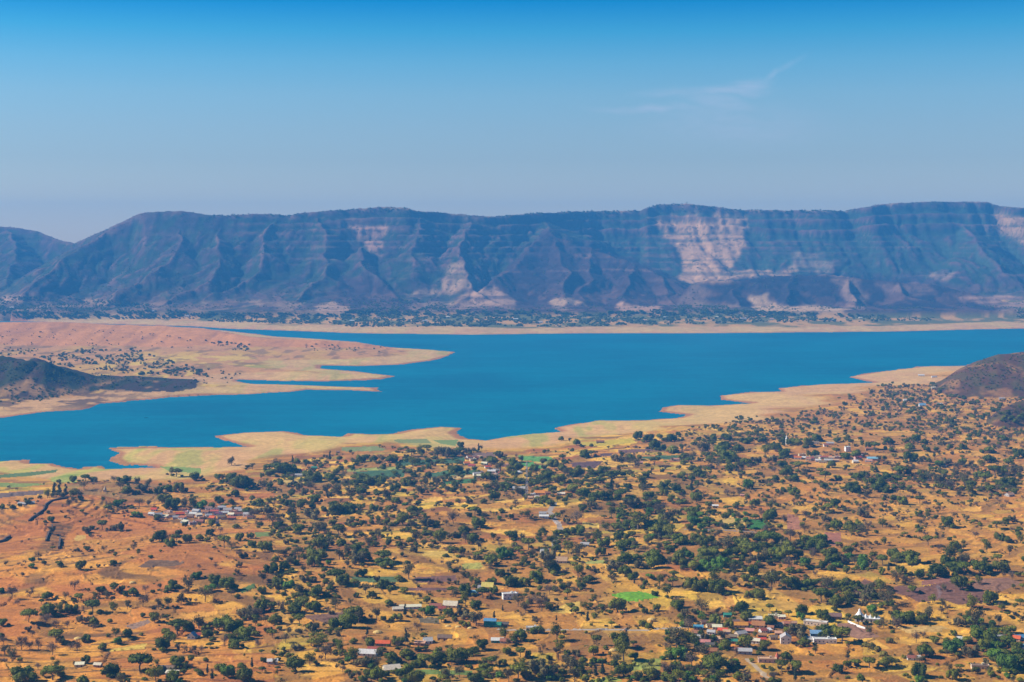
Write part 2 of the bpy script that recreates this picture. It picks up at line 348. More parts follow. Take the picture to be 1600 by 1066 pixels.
# ------------------------------------------------------------------ base colours of the ground, baked per vertex
def C3(*c): return np.array(c, np.float32)
def mixc(A, B, t): return A + (B - A) * t[..., None]
def blur0(k):
    k = k.astype(np.float32)
    for _ in range(2): k = (k + np.roll(k, 1, 0) + np.roll(k, -1, 0) + np.roll(k, 1, 1) + np.roll(k, -1, 1)) / 5
    return k
Cc = np.zeros(X.shape + (3,), np.float32)
PAL = np.array([(.49,.275,.072),(.58,.37,.12),(.40,.185,.055),(.25,.125,.052),(.20,.088,.048),(.34,.26,.06),(.43,.215,.062),(.56,.34,.085),(.34,.155,.055),(.22,.125,.06),(.53,.36,.07),(.30,.115,.052)], np.float32)
Cn = PAL[(cid * 11.99).astype(int)]
Cn2 = PAL[(np.mod(cid2 * 7.3 + .31, 1) * 11.99).astype(int)]
strip = (fbm(Xn / 600, Yn / 600, 2, 111) > .55) & (edge2 > 0)
Cn = np.where(strip[..., None], Cn * .45 + Cn2 * .55, Cn)
grassy = C3(.46,.255,.078)
Cn = mixc(Cn, grassy, .0 + .16 * sstep(.45, .7, fbm(Xn / 170, Yn / 170, 4, 113)))
# left: bare orange slopes; right: redder soil
lf = sstep(460, 250, Un) * sstep(760, 800, PYP[:nl]); Cn = mixc(Cn, C3(.50,.215,.066), lf * .62)
rr = sstep(1050, 1300, Un) * sstep(900, 840, PYP[:nl]); Cn = mixc(Cn, C3(.44,.205,.07), rr * .45)
sk = fbm(rx / 110, ry / 6.5, 3, 116); Cn = Cn * (0.86 + .28 * sk)[..., None]
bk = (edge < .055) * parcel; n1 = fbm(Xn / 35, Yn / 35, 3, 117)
Cn = mixc(Cn, C3(.16,.10,.055), bk * sstep(.45, .65, n1) * .8)  # bank lines: dry bushes plus the banks' shadow painted in
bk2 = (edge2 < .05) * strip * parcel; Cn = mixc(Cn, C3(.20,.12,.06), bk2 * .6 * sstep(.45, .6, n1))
scrub = fbm(Xn / 14, Yn / 14, 3, 119) * .6 + fbm(Xn / 110, Yn / 110, 3, 120) * .4
Cn = mixc(Cn, C3(.17,.115,.06), sstep(.54, .66, scrub) * .42)
tread = sstep(.60, .66, fr) * sstep(1.0, .9, fr) * parcel                   # the faces of the terrace steps, painted dark for bank shadow and dry weeds
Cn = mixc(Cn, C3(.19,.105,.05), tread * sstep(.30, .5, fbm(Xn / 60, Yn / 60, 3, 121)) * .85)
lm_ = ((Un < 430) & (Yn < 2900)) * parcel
Cn = mixc(Cn, C3(.13,.07,.045), sstep(.60, .68, fr) * sstep(1.0, .92, fr) * lm_ * sstep(.40, .52, fbm(Xn / 90, Yn / 50, 3, 124)) * .9)  # stronger riser lines on the mound, weeds and painted shadow together
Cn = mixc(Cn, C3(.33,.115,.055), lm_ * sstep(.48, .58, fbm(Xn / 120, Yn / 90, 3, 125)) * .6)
qm = blur0(inpoly(Un + (fbm(Xn / 40, Yn / 30, 3, 126) - .5) * 26, PYP[:nl] + (fbm(Xn / 40, Yn / 30, 3, 127) - .5) * 10, [(66,846),(78,818),(104,815),(112,824),(98,840),(96,862),(58,862)]))
Cn = mixc(Cn, C3(.085,.052,.036), qm * (.45 + .5 * (np.mod(Yn / 17 + Xn / 60, 1) > .45)))
Cn = mixc(Cn, C3(.27,.125,.055), sstep(.50, .64, fbm(Xn / 330, Yn / 200, 4, 122)) * .28)
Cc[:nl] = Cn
CB = np.broadcast_to(C3(.47,.26,.10), X.shape + (3,)).copy()
Cc[nl:] = CB[nl:]
# the drawdown zone: bleached silt, patches of new grass, a red wet rim
st = fbm(X / 130, Y / 420, 4, 131); st2 = fbm(X / 60, Y / 260, 3, 133); st3 = fbm(X / 260, Y / 150, 3, 135)
wid = np.where(far_side, 420, np.where(pen, 220, 270)) * (.55 + .9 * st3)
dd = sstep(1.0, .75, Dp / wid) * ~(m_dark | m_right)
gw = np.where(far_side, .12, np.where(pen, .35 * sstep(300, 420, U), sstep(1200, 900, U) * (.45 + .55 * sstep(330, 120, U))))
silt = mixc(np.broadcast_to(C3(.47,.315,.20), X.shape + (3,)), np.broadcast_to(C3(.44,.27,.20), X.shape + (3,)), sstep(.4, .62, st))
silt = mixc(silt, np.broadcast_to(C3(.36,.36,.13), X.shape + (3,)), sstep(.44, .60, st2) * .8 * gw)
silt = mixc(silt, np.broadcast_to(C3(.15,.25,.07), X.shape + (3,)), sstep(.54, .64, st2) * sstep(.40, .55, st) * .8 * gw)
silt = mixc(silt, np.broadcast_to(C3(.28,.11,.085), X.shape + (3,)), sstep(26, 10, Dp + (st - .5) * 40) * .8)
silt = silt * (0.93 + .14 * (np.mod(Dp / 21 + st * 4, 1) > .5))[..., None] ** .6
Cc = mixc(Cc, silt, dd)
# land across the water on the left
pn = fbm(X / 90, Y / 240, 4, 141); pc = mixc(np.broadcast_to(C3(.40,.215,.14), X.shape + (3,)), np.broadcast_to(C3(.42,.26,.10), X.shape + (3,)), sstep(.4, .65, pn))
pc = mixc(pc, np.broadcast_to(C3(.24,.25,.07), X.shape + (3,)), sstep(.55, .68, fbm(X / 160, Y / 330, 3, 143)) * sstep(560, 572, PYP) * sstep(200, 320, U) * .85)
pc = mixc(pc, np.broadcast_to(C3(.50,.38,.12), X.shape + (3,)), sstep(.50, .6, fbm(X / 60, Y / 160, 3, 152)) * sstep(548, 560, PYP) * sstep(100, 220, U) * sstep(470, 380, U) * .8)
pc = mixc(pc, np.broadcast_to(C3(.16,.10,.07), X.shape + (3,)), sstep(.52, .66, fbm(X / 40, Y / 120, 3, 144)) * .75)
scr = sstep(595, 606, PYP) * sstep(648, 630, PYP) * sstep(330, 120, U) * sstep(.42, .55, fbm(X / 45, Y / 60, 4, 156))
Cc = mixc(Cc, pc, (pen & ~m_dark) * (1 - dd) * .92)
Cc = mixc(Cc, np.broadcast_to(C3(.075,.045,.045), X.shape + (3,)), scr * pen * .85)
hc = mixc(np.broadcast_to(C3(.47,.215,.125), X.shape + (3,)), np.broadcast_to(C3(.28,.13,.10), X.shape + (3,)), sstep(.5, .75, ridged(X / 120, Y / 520, 3, 145)) * .55)
Cc = mixc(Cc, hc, m_pen.astype(np.float32) * .9)
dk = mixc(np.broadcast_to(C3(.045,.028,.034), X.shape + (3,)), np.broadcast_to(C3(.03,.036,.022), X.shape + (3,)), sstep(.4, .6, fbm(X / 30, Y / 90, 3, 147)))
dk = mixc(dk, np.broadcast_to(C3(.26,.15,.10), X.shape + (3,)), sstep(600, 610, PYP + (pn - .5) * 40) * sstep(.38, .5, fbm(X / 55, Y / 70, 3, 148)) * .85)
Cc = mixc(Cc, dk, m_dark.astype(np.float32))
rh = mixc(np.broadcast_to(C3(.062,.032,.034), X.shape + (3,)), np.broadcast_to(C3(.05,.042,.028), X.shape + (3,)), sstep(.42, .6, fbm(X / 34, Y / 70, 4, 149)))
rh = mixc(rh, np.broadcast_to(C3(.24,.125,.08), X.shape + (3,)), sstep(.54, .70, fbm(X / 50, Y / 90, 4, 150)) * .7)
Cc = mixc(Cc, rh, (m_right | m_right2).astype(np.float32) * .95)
Cc = mixc(Cc, np.broadcast_to(C3(.20,.13,.085), X.shape + (3,)), (m_knoll & (Y < 3000)) * (.35 + .5 * sstep(.4, .6, fbm(X / 30, Y / 40, 3, 151))))
# far shore: fields and orchards under the mountains
fs = far_side & ~m_mtn
fc = mixc(np.broadcast_to(C3(.42,.25,.13), X.shape + (3,)), np.broadcast_to(C3(.11,.115,.05), X.shape + (3,)), sstep(.38, .58, fbm(X / 90, Y / 200, 4, 153)))
Cc = mixc(Cc, fc, fs * (1 - dd))
# mountains
mm = slice(mr0, None)
Xr, Yr, Zr, Ur, Pr = X[mm], Y[mm], Z[mm], U[mm], PYP[mm]
def blur(A, n=1):
    for _ in range(n):
        A = (A + np.roll(A, 1, 0) + np.roll(A, -1, 0) + np.roll(A, 1, 1) + np.roll(A, -1, 1)) / 5
    return A
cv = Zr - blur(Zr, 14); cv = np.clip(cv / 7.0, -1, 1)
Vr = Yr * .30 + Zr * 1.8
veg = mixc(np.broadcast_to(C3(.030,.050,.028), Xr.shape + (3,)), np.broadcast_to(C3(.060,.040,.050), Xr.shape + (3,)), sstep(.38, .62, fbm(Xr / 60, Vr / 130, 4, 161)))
veg = mixc(veg, np.broadcast_to(C3(.17,.088,.085), Xr.shape + (3,)), sstep(.1, .9, cv) * (.34 + .46 * sstep(.45, .6, fbm(Xr / 200, Vr / 200, 3, 163))))  # purple-brown rock on convex ribs, with sunlit brightness put into the colour
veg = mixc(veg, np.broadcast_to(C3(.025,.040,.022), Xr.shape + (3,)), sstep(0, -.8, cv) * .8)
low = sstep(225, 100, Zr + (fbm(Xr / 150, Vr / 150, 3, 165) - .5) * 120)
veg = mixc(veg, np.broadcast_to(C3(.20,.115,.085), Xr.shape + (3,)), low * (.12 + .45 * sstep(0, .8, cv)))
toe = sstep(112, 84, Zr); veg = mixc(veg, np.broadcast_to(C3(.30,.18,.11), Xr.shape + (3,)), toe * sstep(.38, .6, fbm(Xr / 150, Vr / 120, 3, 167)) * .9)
wx2 = (fbm(Xr / 120, Vr / 160, 3, 191) - .5) * 22
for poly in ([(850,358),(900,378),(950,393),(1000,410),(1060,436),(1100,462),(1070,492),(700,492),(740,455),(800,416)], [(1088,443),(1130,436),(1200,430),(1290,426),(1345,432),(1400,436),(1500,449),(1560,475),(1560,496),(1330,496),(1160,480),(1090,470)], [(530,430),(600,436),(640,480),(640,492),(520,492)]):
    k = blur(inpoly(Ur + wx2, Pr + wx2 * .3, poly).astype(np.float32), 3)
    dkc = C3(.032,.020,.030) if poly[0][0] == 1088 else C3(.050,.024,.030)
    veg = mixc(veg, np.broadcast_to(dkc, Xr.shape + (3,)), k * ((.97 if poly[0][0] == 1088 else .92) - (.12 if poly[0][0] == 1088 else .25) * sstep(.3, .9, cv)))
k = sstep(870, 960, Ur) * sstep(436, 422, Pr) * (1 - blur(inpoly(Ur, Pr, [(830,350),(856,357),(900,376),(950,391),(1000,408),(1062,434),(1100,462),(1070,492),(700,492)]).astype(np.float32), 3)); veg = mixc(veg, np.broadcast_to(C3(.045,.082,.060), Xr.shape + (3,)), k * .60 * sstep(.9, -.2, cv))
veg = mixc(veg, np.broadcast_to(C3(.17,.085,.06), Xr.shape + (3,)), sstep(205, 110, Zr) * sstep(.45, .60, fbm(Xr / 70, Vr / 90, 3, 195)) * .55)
grn = vnoise(Xr / 17, Vr / 22, 193) * .6 + vnoise(Xr / 38, Vr / 46, 194) * .4
veg = veg * (0.50 + .80 * grn)[..., None]
TAN = C3(.50,.29,.17)
wobx = (fbm(Xr / 110, Vr / 160, 3, 171) - .5) * 34; woby = (fbm(Xr / 110, Vr / 160, 3, 173) - .5) * 22
PATCH = [([(1008,338),(1165,336),(1172,350),(1160,372),(1166,395),(1145,418),(1112,428),(1075,440),(1060,418),(1062,395),(1045,375),(1035,355)], 1.0, TAN),
 ([(1068,424),(1150,425),(1240,419),(1240,428),(1150,436),(1085,442),(1066,438)], .9, TAN),
 ([(1550,338),(1600,338),(1700,345),(1700,388),(1600,392),(1580,372),(1548,360)], .9, TAN),
 ([(543,345),(604,350),(607,372),(592,385),(585,402),(568,392),(560,372),(545,362)], .95, C3(.42,.23,.17)),
 ([(690,420),(712,408),(728,420),(752,440),(735,452),(700,462),(690,445)], .55, C3(.52,.32,.2)),
 ([(708,480),(730,462),(775,452),(795,470),(810,482)], .9, C3(.46,.27,.18)),
 ([(630,458),(680,448),(690,462),(650,472)], .7, C3(.44,.27,.18)),
 ([(955,480),(975,470),(1000,478),(1030,482),(1040,492),(960,492)], .9, C3(.46,.26,.17)),
 ([(855,468),(895,462),(915,480),(865,483)], .8, C3(.46,.29,.18)),
 ([(1170,466),(1205,458),(1212,474),(1225,484),(1270,476),(1330,484),(1330,494),(1200,496),(1175,484)], .95, C3(.54,.34,.2)),
 ([(1300,434),(1345,436),(1352,470),(1345,486),(1325,482),(1315,455)], .5, C3(.40,.24,.17)),
 ([(1360,440),(1450,446),(1470,462),(1380,462)], .40, C3(.42,.24,.19)),
 ([(1490,462),(1700,470),(1700,488),(1560,484)], .85, C3(.48,.27,.19)),
 ([(1100,444),(1115,470),(1060,480),(1060,470)], .3, C3(.4,.25,.18)),
 ([(0,462),(30,462),(28,472),(0,472)], .7, C3(.46,.27,.18)),
 ([(500,478),(520,470),(545,478),(545,486),(500,488)], .8, C3(.5,.3,.19)),
 ([(1240,395),(1310,405),(1290,425),(1230,424)], .45, C3(.4,.26,.2)),
 ([(1450,425),(1490,424),(1486,436),(1450,436)], .45, C3(.42,.26,.2))]
bands = vnoise(Zr / 15.0 + (fbm(Xr / 400, Vr / 900, 2, 174) - .5) * 2, Xr / 1200, 175)
veg = mixc(veg, np.broadcast_to(C3(.19,.105,.085), Xr.shape + (3,)), sstep(.62, .85, bands) * sstep(.42, .6, fbm(Xr / 240, Vr / 200, 3, 176)) * .6 * sstep(150, 260, Zr) * (1 - .75 * left_soft[mm]))
spk = sstep(.60, .72, fbm(Xr / 28, Vr / 28, 3, 177))
for poly, a, c in PATCH:
    k = inpoly(Ur + wobx, Pr + woby, poly).astype(np.float32)
    k = blur(k, 2) * a * (1 - .55 * spk) * (0.35 + .65 * sstep(.22, .5, bands))
    veg = mixc(veg, np.broadcast_to(c, Xr.shape + (3,)), k)
# bare plateau rim and pale thin ledges
rim = sstep(16, 6, ZC[mm] - Zr) * (Ur > 560) * sstep(.45, .6, fbm(Xr / 90, Vr / 90, 3, 181)); veg = mixc(veg, np.broadcast_to(C3(.38,.24,.15), Xr.shape + (3,)), rim * .6)
ld = sstep(.80, .9, fr_b := (q - np.floor(q))) * bs * sstep(.4, .6, fbm(Xr / 160, Zr / 30, 3, 183)); veg = mixc(veg, np.broadcast_to(C3(.30,.19,.14), Xr.shape + (3,)), ld * .55)
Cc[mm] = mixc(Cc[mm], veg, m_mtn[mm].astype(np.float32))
Cc = np.clip(Cc * (C3(1.30, 1.16, .60) ** np.where(m_mtn, .3, 1.0)[..., None]), .01, .9)

# ------------------------------------------------------------------ materials
MATS = {}
def mat_flat(name, c, rough=.85, var=.12, scale=1.5, spec=.2, objvar=0.0):
    if name in MATS: return MATS[name]
    m_ = bpy.data.materials.new(name); m_.use_nodes = True; nt = m_.node_tree; N = nt.nodes; L = nt.links; b = N['Principled BSDF']
    b.inputs['Roughness'].default_value = rough; b.inputs['Specular IOR Level'].default_value = spec
    tc = N.new('ShaderNodeTexCoord'); nz = N.new('ShaderNodeTexNoise'); nz.inputs['Scale'].default_value = scale; nz.inputs['Detail'].default_value = 4
    L.new(tc.outputs['Object'], nz.inputs['Vector'])
    mr = N.new('ShaderNodeMapRange'); mr.inputs[1].default_value = .25; mr.inputs[2].default_value = .75; mr.inputs[3].default_value = 1 - var; mr.inputs[4].default_value = 1 + var
    L.new(nz.outputs[0], mr.inputs[0])
    hs = N.new('ShaderNodeHueSaturation'); hs.inputs['Color'].default_value = (*c, 1)
    val = mr.outputs[0]
    if objvar:
        oi = N.new('ShaderNodeObjectInfo'); r2 = N.new('ShaderNodeMapRange'); r2.inputs[3].default_value = 1 - objvar; r2.inputs[4].default_value = 1 + objvar
        L.new(oi.outputs['Random'], r2.inputs[0]); mu = N.new('ShaderNodeMath'); mu.operation = 'MULTIPLY'; L.new(val, mu.inputs[0]); L.new(r2.outputs[0], mu.inputs[1]); val = mu.outputs[0]
        r3 = N.new('ShaderNodeMath'); r3.operation = 'MULTIPLY_ADD'; r3.inputs[1].default_value = 7.31; r3.inputs[2].default_value = .13; L.new(oi.outputs['Random'], r3.inputs[0])
        fr_ = N.new('ShaderNodeMath'); fr_.operation = 'FRACT'; L.new(r3.outputs[0], fr_.inputs[0])
        r4 = N.new('ShaderNodeMapRange'); r4.inputs[3].default_value = .475; r4.inputs[4].default_value = .535; L.new(fr_.outputs[0], r4.inputs[0]); L.new(r4.outputs[0], hs.inputs['Hue'])
    L.new(val, hs.inputs['Value']); L.new(hs.outputs[0], b.inputs['Base Color'])
    MATS[name] = m_; return m_
def mat_ground():
    m_ = bpy.data.materials.new('dry_ground'); m_.use_nodes = True; nt = m_.node_tree; N = nt.nodes; L = nt.links; b = N['Principled BSDF']
    b.inputs['Roughness'].default_value = .95; b.inputs['Specular IOR Level'].default_value = .1
    at = N.new('ShaderNodeAttribute'); at.attribute_name = 'soil'
    tc = N.new('ShaderNodeTexCoord')
    fac = None
    for sc_, lo, hi, det in ((0.45, .78, 1.22, 3), (0.09, .84, 1.16, 4), (.018, .90, 1.10, 3)):
        nz = N.new('ShaderNodeTexNoise'); nz.inputs['Scale'].default_value = sc_; nz.inputs['Detail'].default_value = det; L.new(tc.outputs['Object'], nz.inputs['Vector'])
        mr = N.new('ShaderNodeMapRange'); mr.inputs[1].default_value = .3; mr.inputs[2].default_value = .7; mr.inputs[3].default_value = lo; mr.inputs[4].default_value = hi; L.new(nz.outputs[0], mr.inputs[0])
        if fac is None: fac = mr.outputs[0]
        else:
            mu = N.new('ShaderNodeMath'); mu.operation = 'MULTIPLY'; L.new(fac, mu.inputs[0]); L.new(mr.outputs[0], mu.inputs[1]); fac = mu.outputs[0]
    vm = N.new('ShaderNodeVectorMath'); vm.operation = 'SCALE'; L.new(at.outputs['Color'], vm.inputs[0]); L.new(fac, vm.inputs['Scale'])
    L.new(vm.outputs[0], b.inputs['Base Color'])
    n2 = N.new('ShaderNodeTexNoise'); n2.inputs['Scale'].default_value = .25; n2.inputs['Detail'].default_value = 5; L.new(tc.outputs['Object'], n2.inputs['Vector'])
    bp = N.new('ShaderNodeBump'); bp.inputs['Strength'].default_value = .7; bp.inputs['Distance'].default_value = 1.2; L.new(n2.outputs[0], bp.inputs['Height']); L.new(bp.outputs[0], b.inputs['Normal'])
    return m_
GROUND = mat_ground()
def mat_field(name, c, c2, rot, period, amp=.5):
    m_ = bpy.data.materials.new(name); m_.use_nodes = True; nt = m_.node_tree; N = nt.nodes; L = nt.links; b = N['Principled BSDF']
    b.inputs['Roughness'].default_value = .95; b.inputs['Specular IOR Level'].default_value = .1
    tc = N.new('ShaderNodeTexCoord'); mp = N.new('ShaderNodeMapping'); mp.inputs['Rotation'].default_value = (0, 0, rot); L.new(tc.outputs['Object'], mp.inputs[0])
    wv = N.new('ShaderNodeTexWave'); wv.inputs['Scale'].default_value = 1 / period; wv.inputs['Distortion'].default_value = 2.5; wv.inputs['Detail'].default_value = 3; wv.inputs['Detail Scale'].default_value = .4; L.new(mp.outputs[0], wv.inputs['Vector'])
    nz = N.new('ShaderNodeTexNoise'); nz.inputs['Scale'].default_value = .07; nz.inputs['Detail'].default_value = 6; nz.inputs['Roughness'].default_value = .65; L.new(tc.outputs['Object'], nz.inputs['Vector'])
    mr = N.new('ShaderNodeMapRange'); mr.inputs[1].default_value = .35; mr.inputs[2].default_value = .7; L.new(nz.outputs[0], mr.inputs[0])
    ml = N.new('ShaderNodeMath'); ml.operation = 'MULTIPLY'; ml.inputs[1].default_value = amp; L.new(wv.outputs['Fac'], ml.inputs[0])
    av = N.new('ShaderNodeMath'); av.operation = 'MULTIPLY_ADD'; av.inputs[1].default_value = .6; av.use_clamp = True; L.new(mr.outputs[0], av.inputs[0]); L.new(ml.outputs[0], av.inputs[2])
    mx = N.new('ShaderNodeMixRGB'); mx.inputs[1].default_value = (*c, 1); mx.inputs[2].default_value = (*c2, 1); L.new(av.outputs[0], mx.inputs[0])
    n2 = N.new('ShaderNodeTexNoise'); n2.inputs['Scale'].default_value = .22; n2.inputs['Detail'].default_value = 5; L.new(tc.outputs['Object'], n2.inputs['Vector'])
    r5 = N.new('ShaderNodeMapRange'); r5.inputs[1].default_value = .3; r5.inputs[2].default_value = .7; r5.inputs[3].default_value = .68; r5.inputs[4].default_value = 1.32; L.new(n2.outputs[0], r5.inputs[0])
    hs = N.new('ShaderNodeHueSaturation'); L.new(mx.outputs[0], hs.inputs['Color']); L.new(r5.outputs[0], hs.inputs['Value']); L.new(hs.outputs[0], b.inputs['Base Color'])
    return m_
def mat_water():
    m_ = bpy.data.materials.new('lake_water'); m_.use_nodes = True; nt = m_.node_tree; N = nt.nodes; L = nt.links; b = N['Principled BSDF']
    b.inputs['Roughness'].default_value = .45; b.inputs['IOR'].default_value = 1.33; b.inputs['Specular IOR Level'].default_value = .10
    tc = N.new('ShaderNodeTexCoord')
    n1 = N.new('ShaderNodeTexNoise'); n1.inputs['Scale'].default_value = .0016; n1.inputs['Detail'].default_value = 5; L.new(tc.outputs['Object'], n1.inputs['Vector'])
    mp = N.new('ShaderNodeMapping'); mp.inputs['Scale'].default_value = (.0035, .012, 1); L.new(tc.outputs['Object'], mp.inputs[0])
    n2 = N.new('ShaderNodeTexNoise'); n2.inputs['Scale'].default_value = 1.0; n2.inputs['Detail'].default_value = 6; n2.inputs['Roughness'].default_value = .7; L.new(mp.outputs[0], n2.inputs['Vector'])
    ad = N.new('ShaderNodeMath'); ad.operation = 'ADD'; L.new(n1.outputs[0], ad.inputs[0]); L.new(n2.outputs[0], ad.inputs[1])
    n4 = N.new('ShaderNodeTexNoise'); n4.inputs['Scale'].default_value = .035; n4.inputs['Detail'].default_value = 3; L.new(tc.outputs['Object'], n4.inputs['Vector'])
    a4 = N.new('ShaderNodeMath'); a4.operation = 'MULTIPLY_ADD'; a4.inputs[1].default_value = .55; L.new(n4.outputs[0], a4.inputs[0]); L.new(ad.outputs[0], a4.inputs[2])
    s4 = N.new('ShaderNodeMath'); s4.operation = 'SUBTRACT'; s4.inputs[1].default_value = .275; L.new(a4.outputs[0], s4.inputs[0]); ad = s4
    rp = N.new('ShaderNodeMapRange'); rp.inputs[1].default_value = .8; rp.inputs[2].default_value = 1.2; L.new(ad.outputs[0], rp.inputs[0])
    mx = N.new('ShaderNodeMixRGB'); mx.inputs[1].default_value = (*WATER_A, 1); mx.inputs[2].default_value = (*WATER_B, 1); L.new(rp.outputs[0], mx.inputs[0]); L.new(mx.outputs[0], b.inputs['Base Color'])
    n3 = N.new('ShaderNodeTexNoise'); n3.inputs['Scale'].default_value = .35; n3.inputs['Detail'].default_value = 5; L.new(tc.outputs['Object'], n3.inputs['Vector'])
    bp = N.new('ShaderNodeBump'); bp.inputs['Strength'].default_value = .6; bp.inputs['Distance'].default_value = .35; L.new(n3.outputs[0], bp.inputs['Height']); L.new(bp.outputs[0], b.inputs['Normal'])
    return m_
WATER_A, WATER_B = (.001, .128, .212), (.001, .182, .272)

